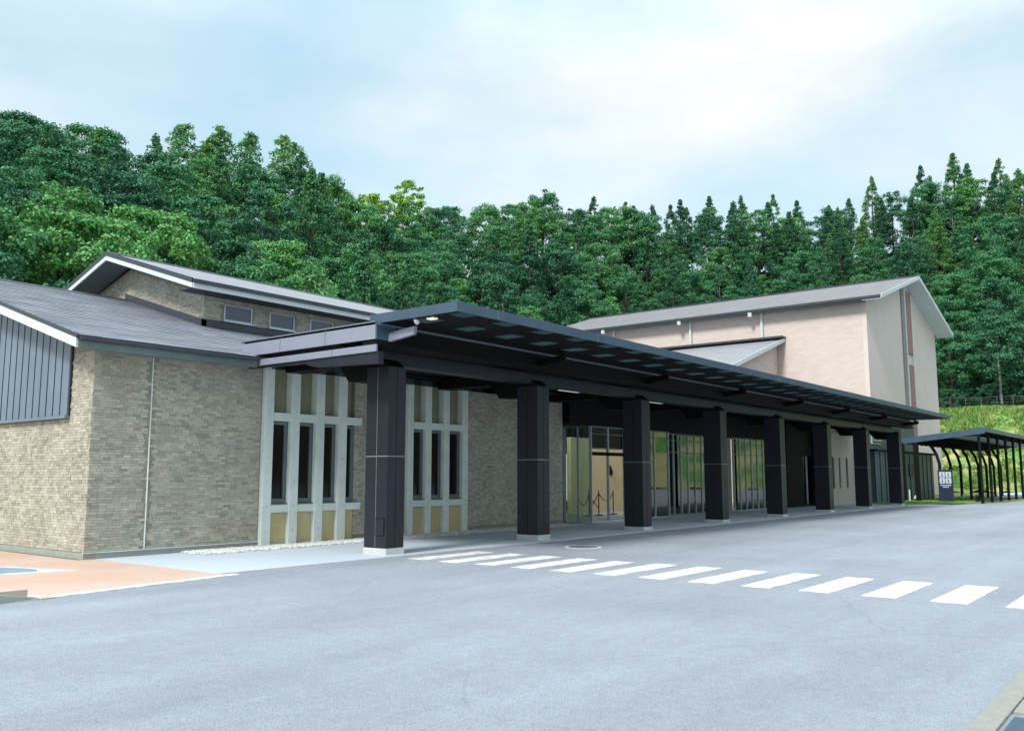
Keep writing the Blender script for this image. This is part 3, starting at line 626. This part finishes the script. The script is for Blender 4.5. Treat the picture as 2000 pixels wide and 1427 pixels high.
for sgn in (-1, 1):
    xe = 62.3 if sgn < 0 else 84.1
    for r in range(nr):
        a = xe + (HR - xe) * r / nr; b = xe + (HR - xe) * (r + 1) / nr
        rs.hexa([(a, 16.73, hz(a) - .1), (b, 16.73, hz(b) - .1), (b, 47.2, hz(b) - .1), (a, 47.2, hz(a) - .1), (a, 16.73, hz(a) + .05), (b, 16.73, hz(b)), (b, 47.2, hz(b)), (a, 47.2, hz(a) + .05)])
rs.build('roof', 'roofmetal', hall)
MB().box(HR - .25, HR + .25, 16.7, 47.2, HZ - .02, HZ + .1).build('ridge_cap', 'ridge', hall)
def hrake(y0, y1, top, bot, xa, xb, m, nm): MB().hexa([(xa, y0, hz(xa) + bot), (xb, y0, hz(xb) + bot), (xb, y1, hz(xb) + bot), (xa, y1, hz(xa) + bot), (xa, y0, hz(xa) + top), (xb, y0, hz(xb) + top), (xb, y1, hz(xb) + top), (xa, y1, hz(xa) + top)]).build(nm, m, hall)
for xa, xb in ((62.3, HR), (HR, 84.1)):
    hrake(16.68, 16.73, .06, -.22, xa, xb, 'white', 'bargeboard'); hrake(16.73, 18.0, -.2, -.26, xa, xb, 'white', 'gable_soffit')
MB().box(62.22, 62.34, 16.75, 47.2, hz(62.3) - .16, hz(62.3) + .02).build('gutter', 'ridge', hall)
MB().box(62.36, 63.2, 18, 47.2, hz(62.3) - .22, hz(62.3) - .17).build('eave_soffit', 'soffit', hall)
for y, zb in ((25.6, 11.1), (31.5, 11.1), (38.6, 11.1)):
    MB().tube([(63.05, y, 13.7), (63.05, y, zb)], .11, 8).build('downpipe', 'white', hall)
    MB().tube([(62.3, y + .6, 13.75), (62.35, y + .6, 13.45)], .16, 8).build('rainwater_head', 'white', hall)
MB().box(72.35, 73.1, 17.9, 18.0, 3, HZ - .4).build('wall_groove', 'groove', hall)
for za, zb in ((3, 10.3), (10.9 + .3, 16.2)): MB().box(73.55, 74.95, 17.86, 18.0, za, zb).build('louvre', 'pink', hall)
MB().box(73.15, 73.5, 17.88, 18.0, 3, 16.4).box(75.0, 75.25, 17.88, 18.0, 3, 16.1).build('louvre_frame', 'white', hall)
# lean-to in front of the hall
def lz(x): return 11.7 - .31 * (63.2 - x)
MB().hexa([(46, 23.9, lz(46) - .15), (63.2, 23.9, lz(63.2) - .15), (63.2, 44, lz(63.2) - .15), (46, 44, lz(46) - .15), (46, 23.9, lz(46)), (63.2, 23.9, lz(63.2)), (63.2, 44, lz(63.2)), (46, 44, lz(46))]).build('lean_to_roof', 'roofmetal', hall)
MB().hexa([(46, 23.85, lz(46) - .25), (63.4, 23.85, lz(63.4) - .25), (63.4, 23.9, lz(63.4) - .25), (46, 23.9, lz(46) - .25), (46, 23.85, lz(46) + .04), (63.4, 23.85, lz(63.4) + .04), (63.4, 23.9, lz(63.4) + .04), (46, 23.9, lz(46) + .04)]).build('lean_to_bargeboard', 'white', hall)
MB().prism([(48, 0), (63.15, 0), (63.15, 11.5), (48, lz(48) - .16)], 'y', 24.5, 24.8).build('lean_to_end_wall', 'farwall', hall)
MB().box(48, 48.3, 24.8, 44, 0, lz(48) - .16).build('lean_to_wall', 'farwall', hall)
MB().box(62.4, 63.3, 23.8, 44, 11.65, 11.8).build('lean_to_flashing', 'ridge', hall)

# ------------------------------------------------------------------ covered walkway (right)
cw = thing('covered_walkway', (58, 10.4, 0), 'black steel covered walkway with slim posts beside the grassy bank', 'walkway')
WX0, WX1 = 58.0, 82.0
def wz(y): return 4.42 - .115 * (y - 10.2)
MB().hexa([(WX0 + .05, 10.2, wz(10.2) - .12), (WX1, 10.2, wz(10.2) - .12), (WX1, 15.0, wz(15) - .12), (WX0 + .05, 15.0, wz(15) - .12), (WX0 + .05, 10.2, wz(10.2) - .02), (WX1, 10.2, wz(10.2) - .02), (WX1, 15.0, wz(15) - .02), (WX0 + .05, 15.0, wz(15) - .02)]).build('roof', 'plate', cw)
MB().hexa([(WX0, 10.15, wz(10.15) - .36), (WX0 + .05, 10.15, wz(10.15) - .36), (WX0 + .05, 15, wz(15) - .36), (WX0, 15, wz(15) - .36), (WX0, 10.15, wz(10.15)), (WX0 + .05, 10.15, wz(10.15)), (WX0 + .05, 15, wz(15)), (WX0, 15, wz(15))]).build('side_fascia', 'plate', cw)
MB().box(WX0 + .05, WX1, 10.15, 10.2, 4.18, 4.43).build('front_fascia', 'plate', cw)
x = WX0 + .8
while x < WX1:
    MB().hexa([(x, 10.2, wz(10.2) - .34), (x + .14, 10.2, wz(10.2) - .34), (x + .14, 15, wz(15) - .3), (x, 15, wz(15) - .3), (x, 10.2, wz(10.2) - .12), (x + .14, 10.2, wz(10.2) - .12), (x + .14, 15, wz(15) - .12), (x, 15, wz(15) - .12)]).build('rafter', 'black', cw); x += 1.15
x = WX0 + .5
while x < WX1: MB().box(x, x + .5, 10.6, 13.6, 3.9, 3.93).build('soffit_panel', 'coffer', cw); x += 1.15
for i in range(8):
    x = 58.1 + i * 2.9
    MB().tube([(x, 10.5, -.1), (x, 10.5, 4.1)], .085, 6).build('post', 'black', cw)
for i in range(8):
    x = 58.9 + i * 2.9
    MB().tube([(x, 12.9, -.1), (x, 12.9, 2.3), (x, 13.05, 2.9), (x, 13.5, 3.75)], .09, 6).build('post', 'black', cw)
for yy in (13.9, 14.7): MB().box(58.0, 58.25, yy, yy + .25, -.1, 3.6).build('post', 'black', cw)
# guide sign
sg = thing('guide_sign', (59.9, 12.4, 0), 'navy standing guide sign with four pale square symbols and a line of print', 'sign')
sx = 57.6; 
MB().box(sx, sx + .12, 11.95, 12.75, -.05, 1.95).build('board', 'signblue', sg, bevel=.01)
for a in range(2):
    for b in range(2):
        ya = 12.02 + a * .34; za = 1.5 - b * .36
        q = MB().box(sx - .012, sx - .002, ya, ya + .30, za, za + .32)
        q.build('symbol_square', 'signwhite', sg)
        yc, zc = ya + .15, za + .15
        if (a, b) == (1, 0): MB().cyl(0, 0, 0, .001, .01, 4)
        s_ = MB()
        s_.box(sx - .018, sx - .012, yc - .03, yc + .03, zc - .09, zc + .04).box(sx - .018, sx - .012, yc - .025, yc + .025, zc + .06, zc + .11)
        s_.build('pictogram', 'signblue', sg)
for r, (n, w0) in enumerate(((7, .085), (4, .085))):
    for i in range(n):
        yy = 12.35 + (i - n / 2) * w0
        MB().box(sx - .012, sx - .002, yy, yy + .06, 1.0 - r * .11, 1.07 - r * .11).build('printed_character', 'signwhite', sg)
# garden strip with lawn and small lights
MB().prism([(50.6, 13.4), (56.6, 11.1), (58, 12.6), (60, 15.05), (53.0, 15.05), (53, 13.6)], 'z', -.02, .03).build('lawn_bed', 'bank', kind='structure')
lw = MB(); rr = random.Random(5)
for _ in range(9000):
    x = rr.uniform(51, 59.8); y = rr.uniform(11.2, 15)
    if y < 13.4 - (x - 50.6) * .38 + .1: continue
    h = rr.uniform(.04, .12); a = rr.uniform(0, 6.28); dx, dy = math.cos(a) * .012, math.sin(a) * .012; lx, ly = rr.uniform(-.04, .04), rr.uniform(-.04, .04)
    lw.add([(x - dx, y - dy, .02), (x + dx, y + dy, .02), (x + lx, y + ly, .02 + h)], [(0, 1, 2)])
tag(lw.build('lawn_grass', 'lawn', None, 'stuff'), 'short bright green lawn on the garden strip', 'grass')
for i, (x, y, lab) in enumerate(((53.0, 14.0, 'small white garden light on the lawn between the last two columns'), (58.2, 14.2, 'small white garden light on the lawn near the navy guide sign'))):
    t = thing('garden_light', (x, y, 0), lab, 'garden light', 'small garden lights'); MB().cyl(x, y, 0, .2, .05, 8).build('stem', 'black', t); MB().cyl(x, y, .2, .42, .14, 10, .03).build('head', 'white', t)
t = thing('white_marker_post', (57.6, 14.4, 0), 'thin white marker post standing on the lawn by the dark store', 'post'); MB().cyl(57.6, 14.4, 0, .75, .045, 8).build('shaft', 'white', t)
rr = random.Random(12)
for i, (x, y) in enumerate(((59.2, 12.9), (60.6, 12.0), (62.8, 11.6))):
    b = MB()
    for _ in range(160):
        a = rr.uniform(0, 6.28); l_ = rr.uniform(.25, .6); e = rr.uniform(.5, 1.4); w = .02
        tx, ty, tz = x + math.cos(a) * l_ * math.cos(e), y + math.sin(a) * l_ * math.cos(e), l_ * math.sin(e)
        b.add([(x - w * math.sin(a), y + w * math.cos(a), 0), (x + w * math.sin(a), y - w * math.cos(a), 0), (tx, ty, tz)], [(0, 1, 2)])
    tag(b.build('low_shrub', 'needle'), ['low dark spiky shrub nearest the navy guide sign', 'low dark spiky shrub in the middle of the walkway foot', 'low dark spiky shrub farthest along the walkway foot'][i], 'shrub', 'low shrubs along the walkway')

# ------------------------------------------------------------------ hillside
F = 1717.0; PT, YW = R(7.13), R(51.85)
fwd = np.array([math.sin(YW) * math.cos(PT), math.cos(YW) * math.cos(PT), math.sin(PT)]); rgt = np.cross(fwd, [0, 0, 1]); rgt /= np.linalg.norm(rgt); upv = np.cross(rgt, fwd)
def angles(px, py):
    d = rgt * (px - 1000) / F - upv * (py - 713.5) / F + fwd
    return math.degrees(math.atan2(d[0], d[1])), math.atan2(d[2], math.hypot(d[0], d[1]))
def proj(x, y, z):
    v = np.array([x, y, z - 1.6]); c = v @ fwd; return 1000 + F * (v @ rgt) / c, 713.5 - F * (v @ upv) / c
SKY = [(-300, 215), (0, 228), (100, 240), (200, 262), (260, 265), (340, 290), (430, 308), (520, 318), (620, 332), (700, 352), (750, 388), (800, 378), (860, 388), (940, 400), (1000, 395), (1060, 390), (1150, 402), (1250, 405), (1330, 405), (1420, 400), (1500, 398), (1545, 415), (1578, 440), (1620, 412), (1700, 380), (1790, 348), (1860, 340), (1950, 335), (2000, 338), (2300, 330)]
sk = np.array([angles(*p) for p in SKY])
def sky_el(az): return float(np.interp(az, sk[:, 0], sk[:, 1]))
AZ = [0, 22, 32, 40, 52, 60, 70, 78, 95]
RF = [34, 38, 46, 54, 80, 98, 104, 112, 112]; RR = [76, 82, 92, 102, 124, 140, 150, 156, 156]
def rf_(az): return np.interp(az, AZ, RF)
def rr_(az): return np.interp(az, AZ, RR)
def Hh(az): return math.tan(sky_el(az)) * rr_(az) + 1.6 - 10.5
azs = np.linspace(0, 95, 96); HT = np.array([Hh(a) for a in azs])
HT = np.convolve(np.pad(HT, 3, 'edge'), np.ones(7) / 7, 'valid')
def terr(x, y):
    r = math.hypot(x, y); az = math.degrees(math.atan2(x, y))
    w = 1.0
    if az < -10 or az > 150: return -.2
    if az < 5: w = (az + 10) / 15
    if az > 110: w = (150 - az) / 40
    a = min(max(az, 0), 95); r0, r1, H = rf_(a), rr_(a), float(np.interp(a, azs, HT))
    e = min(max((az - 74) / 2.5, 0), 1)
    ka = np.interp(r, [0, r0, r0 + 4, r1, r1 + 30, 400], [-.2, -.2, 1.2, H, H + 2, H - 6])
    kb = np.interp(r, [0, 97, 98, 117, 121, r1, r1 + 30, 400], [-.2, -.2, .1, 9.2, 9.6, H, H + 2, H - 6])
    b = (ka * (1 - e) + kb * e)
    return b * w if b > 0 else b
b = MB(); na, nr_ = 120, 70; rads = list(np.linspace(30, 190, 60)) + list(np.linspace(200, 420, 10))
for i in range(na + 1):
    a = R(-10 + 160 * i / na)
    for r in rads:
        x, y = r * math.sin(a), r * math.cos(a); b.v.append((x, y, terr(x, y)))
for i in range(na):
    for j in range(len(rads) - 1):
        k = i * len(rads) + j; b.f.append((k, k + len(rads), k + len(rads) + 1, k + 1)); b.mi.append(0)
b.build('wooded_hillside', 'soil', kind='structure', smooth=True)
# grassy bank at the right
b = MB(); na2 = 60; rd = list(np.linspace(96.5, 121, 26)); rr = random.Random(2)
for i in range(na2 + 1):
    a = R(75.5 + 30 * i / na2)
    for r in rd:
        x, y = r * math.sin(a), r * math.cos(a); b.v.append((x, y, terr(x, y) + .25 + rr.uniform(-.25, .25)))
for i in range(na2):
    for j in range(len(rd) - 1):
        k = i * len(rd) + j; b.f.append((k, k + len(rd), k + len(rd) + 1, k + 1)); b.mi.append(0)
b.build('grassy_bank', 'bank', kind='structure', smooth=True)
b = MB()
for _ in range(22000):
    a = R(rr.uniform(76.5, 86)); r = rr.uniform(97.5, 120.5); x, y = r * math.sin(a), r * math.cos(a); z = terr(x, y) + .15
    n_ = (math.sin(x * .35) + math.sin(y * .8 + x * .2) + math.sin(z * 1.7)) / 3
    h = rr.uniform(.12, .34) * (1.2 + n_); an = rr.uniform(0, 6.28); dx, dy = math.cos(an) * .22, math.sin(an) * .22
    b.add([(x - dx, y - dy, z), (x + dx, y + dy, z), (x + rr.uniform(-.2, .2), y + rr.uniform(-.2, .2), z + h)], [(0, 1, 2)])
tag(b.build('bank_grass', 'bankgrass', None, 'stuff'), 'rough green and straw-coloured grass on the bank', 'grass')
# chain-link fence on top of the bank
fn = thing('mesh_fence', (116, 26, 9), 'thin mesh fence running along the top of the grassy bank', 'fence')
prev = None
for i in range(16):
    a = R(76.8 + i * .8); r = 118.5; x, y = r * math.sin(a), r * math.cos(a); z = terr(x, y)
    MB().tube([(x, y, z - .2), (x, y, z + 1.5)], .035, 6).build('post', 'frame', fn)
    if prev:
        q = MB()
        for h in (.15, .5, .85, 1.2, 1.48): q.tube([(prev[0], prev[1], prev[2] + h), (x, y, z + h)],   .01 if h < 1.4 else .022, 4)
        q.build('rail_wires', 'frame', fn)
    prev = (x, y, z)

# ------------------------------------------------------------------ foliage prototypes
def leaf_quads(C, Nn, size, aspect=.6, seed=0):
    g_ = np.random.default_rng(seed); n = len(C)
    Nn = Nn / np.linalg.norm(Nn, axis=1, keepdims=True)
    t = np.cross(Nn, g_.normal(size=(n, 3))); t /= np.linalg.norm(t, axis=1, keepdims=True); bt = np.cross(Nn, t)
    s = (size * g_.uniform(.6, 1.3, n))[:, None]
    v = np.empty((n, 4, 3)); fold = Nn * s * .18
    v[:, 0] = C + t * s; v[:, 1] = C + bt * s * aspect + fold; v[:, 2] = C - t * s; v[:, 3] = C - bt * s * aspect + fold
    return v.reshape(-1, 3)
def crown_mesh(name, V, m):
    n = len(V) // 4; me = bpy.data.meshes.new(name); me.vertices.add(len(V)); me.vertices.foreach_set('co', V.astype(np.float32).ravel())
    me.loops.add(n * 4); me.loops.foreach_set('vertex_index', np.arange(n * 4, dtype=np.int32)); me.polygons.add(n)
    me.polygons.foreach_set('loop_start', np.arange(0, n * 4, 4, dtype=np.int32)); me.polygons.foreach_set('loop_total', np.full(n, 4, dtype=np.int32))
    me.materials.append(M[m]); me.update(calc_edges=True); return me
def clumps(seed, centers, radii, per, size, m, flat=.75):
    g_ = np.random.default_rng(seed + 500); Cs = []; Ns = []
    for c, lr in zip(centers, radii):
        p = int(per * (lr / .9) ** 1.5) + 30
        u = g_.normal(size=(p, 3)); u /= np.linalg.norm(u, axis=1, keepdims=True); u[:, 2] = np.abs(u[:, 2]) * np.where(g_.random(p) < .85, 1, -1)
        # ragged surface: sprays reach beyond the clump
        bump = 1 + .35 * np.sin(u[:, 0] * 7 + c[0] * 5) * np.sin(u[:, 1] * 6 + c[1] * 3)
        rj = (lr * bump * g_.uniform(.6, 1.15, p))[:, None]
        Cs.append(c + u * rj * np.array([1, 1, flat])); Ns.append(u + g_.normal(size=(p, 3)) * .7 + np.array([0, 0, .45]))
    return crown_mesh('crown', leaf_quads(np.concatenate(Cs), np.concatenate(Ns), size, .6, seed), m)
def broad(seed, R0=3.4, Hc=8.5, nl=70, per=230, m='leaf', size=.115):
    g_ = np.random.default_rng(seed); C_ = []; r_ = []
    ax = g_.uniform(.7, 1.15, 2); lob = g_.uniform(0, 6.28, 3)
    for k in range(nl):
        t = g_.uniform(.0, 1) ** .8; a = g_.uniform(0, 6.28)
        prof = (math.sin(math.pi * min(1, t * .62 + .30)) ** .8) * (1 + .22 * math.sin(3 * a + lob[0]) + .15 * math.sin(2 * a + lob[1] + 4 * t))
        rr_c = R0 * prof * g_.uniform(.45, 1.0)
        C_.append(np.array([math.cos(a) * rr_c * ax[0], math.sin(a) * rr_c * ax[1], t * Hc * .92 + .3])); r_.append(R0 * g_.uniform(.13, .27) * (1 - .25 * t))
    return clumps(seed, C_, r_, per, size, m, .7)
def conifer(seed, Hc=12, R0=2.9, m='needle', nl=170):
    g_ = np.random.default_rng(seed); C_ = []; r_ = []
    for k in range(nl):
        t = 1 - g_.uniform(0, 1) ** .55 if g_.random() < .35 else g_.uniform(0, 1); a = g_.uniform(0, 6.28)
        rad = R0 * (1 - t) ** .8 * g_.uniform(.6, 1.08) * (1 + .15 * math.sin(2 * a + seed))
        C_.append(np.array([math.cos(a) * rad, math.sin(a) * rad, t * Hc - .12 * rad])); r_.append(.26 + .42 * (1 - t) * g_.uniform(.5, 1.15))
    for q in range(5): C_.append(np.array([0, 0, Hc * (.86 + .035 * q)])); r_.append(.32 - .05 * q)
    return clumps(seed, C_, r_, 230, .095, m, .9)
def bamboo(seed, Hc=11, m='bambooleaf'):
    g_ = np.random.default_rng(seed); Cs = []; Ns = []; lean = g_.uniform(0, 6.28); dl = g_.uniform(.8, 1.8)
    def stem(t): return np.array([math.cos(lean) * dl * t ** 3, math.sin(lean) * dl * t ** 3, Hc * (t - .04 * t ** 4)])
    for t in np.linspace(.45, 1.0, 22):
        c0 = stem(t); Lb = 1.25 * max(0, math.sin(math.pi * min(1, (1.06 - t) / .7))) ** 1 + .18
        for k in range(4):
            a = g_.uniform(0, 6.28)
            for q in range(5):
                f = (q + 1) / 5; c = c0 + np.array([math.cos(a) * Lb * f, math.sin(a) * Lb * f, .35 * Lb * f - .55 * Lb * f * f])
                p = 5; Cs.append(c + g_.normal(size=(p, 3)) * np.array([.12, .12, .07])); Ns.append(g_.normal(size=(p, 3)) + np.array([0, 0, 1.0]))
    return crown_mesh('crown', leaf_quads(np.concatenate(Cs), np.concatenate(Ns), .2, .33, seed), m), stem
def top(me): return max(v.co.z for v in me.vertices)
BR = [broad(20 + i, R0=3.3 + .3 * i, Hc=[9.2, 8.2, 9.6, 7.6, 8.6][i], nl=66 + 4 * i) for i in range(5)]
LI = broad(40, R0=2.6, Hc=5.6, nl=40, m='lime', per=230)
CO = [conifer(60 + i, Hc=10.5 + i, R0=2.6 + .25 * i) for i in range(4)]
BB = [bamboo(80 + i) for i in range(3)]
def trunk_mesh(h, r, m='trunk', limbs=True, seed=0, leanpts=None):
    b = MB(); rr = random.Random(seed)
    b.tube(leanpts or [(0, 0, -.6), (.05, .03, h * .35), (-.05, .08, h * .7), (.04, 0, h)], r, 7, r * .35)
    if limbs:
        for k in range(6):
            a = rr.uniform(0, 6.28); z = h * rr.uniform(.45, .85); l_ = rr.uniform(1.2, 2.3)
            b.tube([(0, 0, z), (math.cos(a) * l_ * .5, math.sin(a) * l_ * .5, z + l_ * .4), (math.cos(a) * l_, math.sin(a) * l_, z + l_ * .9)], r * .4, 5, r * .12)
    me = bpy.data.meshes.new('trunk'); me.from_pydata(b.v, [], b.f); me.materials.append(M[m]); me.update(); return me
TB = [trunk_mesh(8.5, .2, seed=i) for i in range(2)]; TBP = trunk_mesh(8.5, .17, 'palebark', seed=5)
TC = trunk_mesh(11, .2, limbs=False); TL = trunk_mesh(5.0, .14, limbs=False)
NB = [3.0 + top(m_) for m_ in BR]; NL = 2.6 + top(LI); NC = [1.6 + top(m_) for m_ in CO]; NBB = [top(m_[0]) for m_ in BB]
print(NB, NL, NC, NBB)
def add_tree(name, x, y, z, crown, trunk, cz, sc, rot, label, cat, group, csc=None):
    t = bpy.data.objects.new(name, None); COL.objects.link(t); t.location = (x, y, z); t.rotation_euler = (0, 0, rot); t.scale = (sc, sc, sc); t.empty_display_size = .3
    tag(t, label, cat, group)
    a = bpy.data.objects.new('trunk', trunk); COL.objects.link(a); a.parent = t
    c = bpy.data.objects.new('crown', crown); COL.objects.link(c); c.parent = t; c.location = (0, 0, cz)
    if csc: c.scale = csc
    return t
OCC = [(-400, 552), (0, 552), (130, 568), (205, 495), (745, 605), (895, 587), (1115, 632), (1790, 538), (1860, 645), (1880, 812), (2400, 812)]
ox, oy = [p[0] for p in OCC], [p[1] for p in OCC]
rt = random.Random(21); placed = 0
ZN = [(150, 'behind the left end of the shingle roof'), (260, 'directly behind the clerestory gable peak'), (440, 'behind the first clerestory windows'), (620, 'behind the middle of the clerestory roof'), (760, 'where the clerestory roof meets the canopy'),
      (930, 'above the near corner of the dark canopy'), (1090, 'between the canopy corner and the hall roof'), (1250, 'behind the far end of the hall roof'), (1420, 'behind the hall roof above the lean-to'), (1600, 'behind the near half of the hall roof'), (1830, 'behind the hall gable peak'), (5000, 'above the grassy bank')]
def zone(px): return next(n for x, n in ZN if px < x)
LABB = {'broad': 'rounded green broadleaf tree in the wood ', 'lime': 'small yellow-green leafy tree in the wood ', 'conifer': 'pointed dark green conifer in the wood '}
az = 19.0; cand = []
rows_t = np.linspace(0.02, 1.0, 10)
for ri, tt in enumerate(rows_t):
    az = 18.5 + (ri % 2) * 1.2
    while az < 85:
        a = az + rt.uniform(-.7, .7); e = min(max((a - 74) / 2.5, 0), 1)
        r0 = rf_(a) * (1 - e) + 119 * e; r1 = rr_(a)
        r = r0 + 1.5 + (r1 - r0 - 2) * tt + rt.uniform(-1.6, 1.6)
        cand.append((a, r, tt)); az += math.degrees(4.5 / r) * (1.0 + (0.25 if e else 0))
for a, r, tt in cand:
    x, y = r * math.sin(R(a)), r * math.cos(R(a)); z = terr(x, y)
    pc = .12 if a < 40 else (.14 if a < 60 else .42)
    u = rt.random(); kind = 'conifer' if u < pc else ('lime' if u > .975 else 'broad')
    nat = {'broad': 10.5, 'lime': 7.5, 'conifer': 13.5}[kind]; h = nat * rt.uniform(.85, 1.15)
    el = sky_el(a + rt.uniform(-.3, .3)); mx = math.tan(el) * r + 1.6 + (rt.uniform(-.6, .5) if kind != 'conifer' else rt.uniform(-.2, 1.2)) - z
    if tt > .8: h = min(max(h, mx * rt.uniform(.9, 1.0)), mx)
    h = min(h, mx)
    if h < 4.5: continue
    px, py = proj(x, y, z + h)
    if px < -140 or px > 2140 or py > np.interp(px, ox, oy) + 14: continue
    sc = h / nat; placed += 1
    row = 'at the foot' if tt < .25 else ('on the lower slope' if tt < .5 else ('on the upper slope' if tt < .8 else 'on the ridge'))
    lab = LABB[kind].replace(' in the wood ', ' ' + row + ' ') + zone(px); grp = row + ', ' + {'broad': 'broadleaf trees', 'lime': 'yellow-green trees', 'conifer': 'conifers'}[kind] + ' ' + zone(px)
    if kind == 'broad':
        k = rt.randrange(5); add_tree('broadleaf_tree', x, y, z, BR[k], TBP if rt.random() < .25 else TB[k % 2], 3.0, h / NB[k], rt.uniform(0, 6.28), lab, 'tree', grp, (1, 1, 1.0))
    elif kind == 'lime': add_tree('lime_green_tree', x, y, z, LI, TL, 2.6, h / NL, rt.uniform(0, 6.28), lab, 'tree', grp)
    else: k = rt.randrange(4); add_tree('conifer_tree', x, y, z, CO[k], TC, 1.6, h / NC[k], rt.uniform(0, 6.28), lab, 'conifer', grp)
for i in range(16):
    a = 76.6 + i * .62; r = 120.5 + (i % 3) * 1.3; x, y = r * math.sin(R(a)), r * math.cos(R(a)); z = terr(x, y)
    add_tree('broadleaf_shrub', x, y, z - .4, BR[i % 5], TB[0], .2, .36 + .1 * ((i * 7) % 4) / 4, i * 1.3, 'leafy shrub at the forest edge above the grassy bank', 'shrub', 'shrubs at the forest edge')
# skyline individuals
SKYT = [(347, 232, 'b', 'tall feathery bamboo plume, highest on the ridge above the wing'), (395, 258, 'b', 'short bamboo plume just right of the highest one on the ridge'), (440, 258, 'b', 'slim drooping bamboo plume third along the ridge'),
        (478, 262, 'b', 'pale bamboo plume fourth along the ridge, beside its slimmer twin'), (552, 272, 'b', 'bushy bamboo plume fifth along the ridge above the wing'), (598, 287, 'b', 'last small bamboo plume before the ridge drops'),
        (640, 520, 'b', 'single bright bamboo plume low down, close above the clerestory roof'),
        (800, 352, 'l', 'yellow-green tree on the ridge at the left end of the saddle'), (775, 380, 'l', 'lower yellow-green bush beside the ridge saddle'),
        (1060, 372, 'B', 'dark rounded tree standing proud on the ridge above the canopy'), (1160, 382, 'c', 'small dark pointed conifer on the ridge above the canopy'), (1222, 393, 'c', 'narrow conifer on the ridge right of a rounded tree'),
        (1328, 388, 'c', 'pointed conifer at the left end of the ridge behind the hall roof'), (1385, 382, 'c', 'small conifer second on the ridge behind the hall roof'), (1447, 380, 'c', 'broad conifer third on the ridge behind the hall roof'), (1509, 378, 'c', 'sharp-tipped conifer fourth on the ridge behind the hall roof'), (1556, 390, 'c', 'slim conifer just left of the notch in the ridge'),
        (1618, 400, 'c', 'small conifer just right of the notch in the ridge'), (1701, 343, 'c', 'large dark cone-shaped cedar standing above its neighbours'), (1797, 322, 'c', 'dark conifer on the ridge above the hall gable peak'), (1860, 297, 'c', 'tallest dark cedar on the ridge, above the hall gable'), (1888, 318, 'c', 'sparse conifer leaning on the tallest cedar'), (1950, 308, 'c', 'pointed cedar near the right end of the ridge'), (190, 243, 'B', 'dark open-crowned tree on the ridge above the wing gable'), (30, 214, 'B', 'high dark tree crown at the left end of the ridge')]
for i, (px, py, kd, lab) in enumerate(SKYT):
    a, el = angles(px, py)
    if py > 480: r = rf_(a) + 4
    else: r = rr_(a) + .5
    x, y = r * math.sin(R(a)), r * math.cos(R(a)); z = terr(x, y); top_ = 1.6 + math.tan(el) * r; h = top_ - z
    if kd == 'b':
        h = max(h, 6); k = i % 3; me, st = BB[k]; s = h / NBB[k]
        tr = trunk_mesh(11, .06, leanpts=[tuple(st(q)) for q in (0, .3, .6, .8, .95)], limbs=False)
        add_tree('bamboo', x, y, top_ - h, me, tr, 0, s, rt.uniform(0, 6.28), lab, 'bamboo', 'bamboo plumes')
    elif kd == 'l': add_tree('lime_green_tree', x, y, top_ - NL, LI, TL, 2.6, 1.0, i, lab, 'tree', 'ridge trees')
    elif kd == 'B': s = 1.05; add_tree('broadleaf_tree', x, y, top_ - NB[i % 5] * s, BR[i % 5], TB[0], 3.0, s, i, lab, 'tree', 'ridge trees')
    else:
        k = i % 4; s = max(h, 12) / NC[k]; add_tree('conifer_tree', x, y, top_ - NC[k] * s, CO[k], TC, 1.6, s, i, lab, 'conifer', 'ridge conifers')
# understorey: leaves close to the forest floor
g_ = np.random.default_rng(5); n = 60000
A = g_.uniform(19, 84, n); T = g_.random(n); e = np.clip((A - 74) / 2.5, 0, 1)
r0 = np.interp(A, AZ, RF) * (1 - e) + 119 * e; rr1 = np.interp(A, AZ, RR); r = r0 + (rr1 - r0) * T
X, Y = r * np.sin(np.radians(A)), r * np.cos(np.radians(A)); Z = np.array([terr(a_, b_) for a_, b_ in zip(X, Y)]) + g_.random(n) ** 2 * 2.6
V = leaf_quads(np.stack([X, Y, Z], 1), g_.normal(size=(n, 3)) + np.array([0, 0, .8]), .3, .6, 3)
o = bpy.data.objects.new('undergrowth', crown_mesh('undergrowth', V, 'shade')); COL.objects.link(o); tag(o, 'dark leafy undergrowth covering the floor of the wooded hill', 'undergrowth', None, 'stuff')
print('trees', placed, 'objects', len(bpy.data.objects))
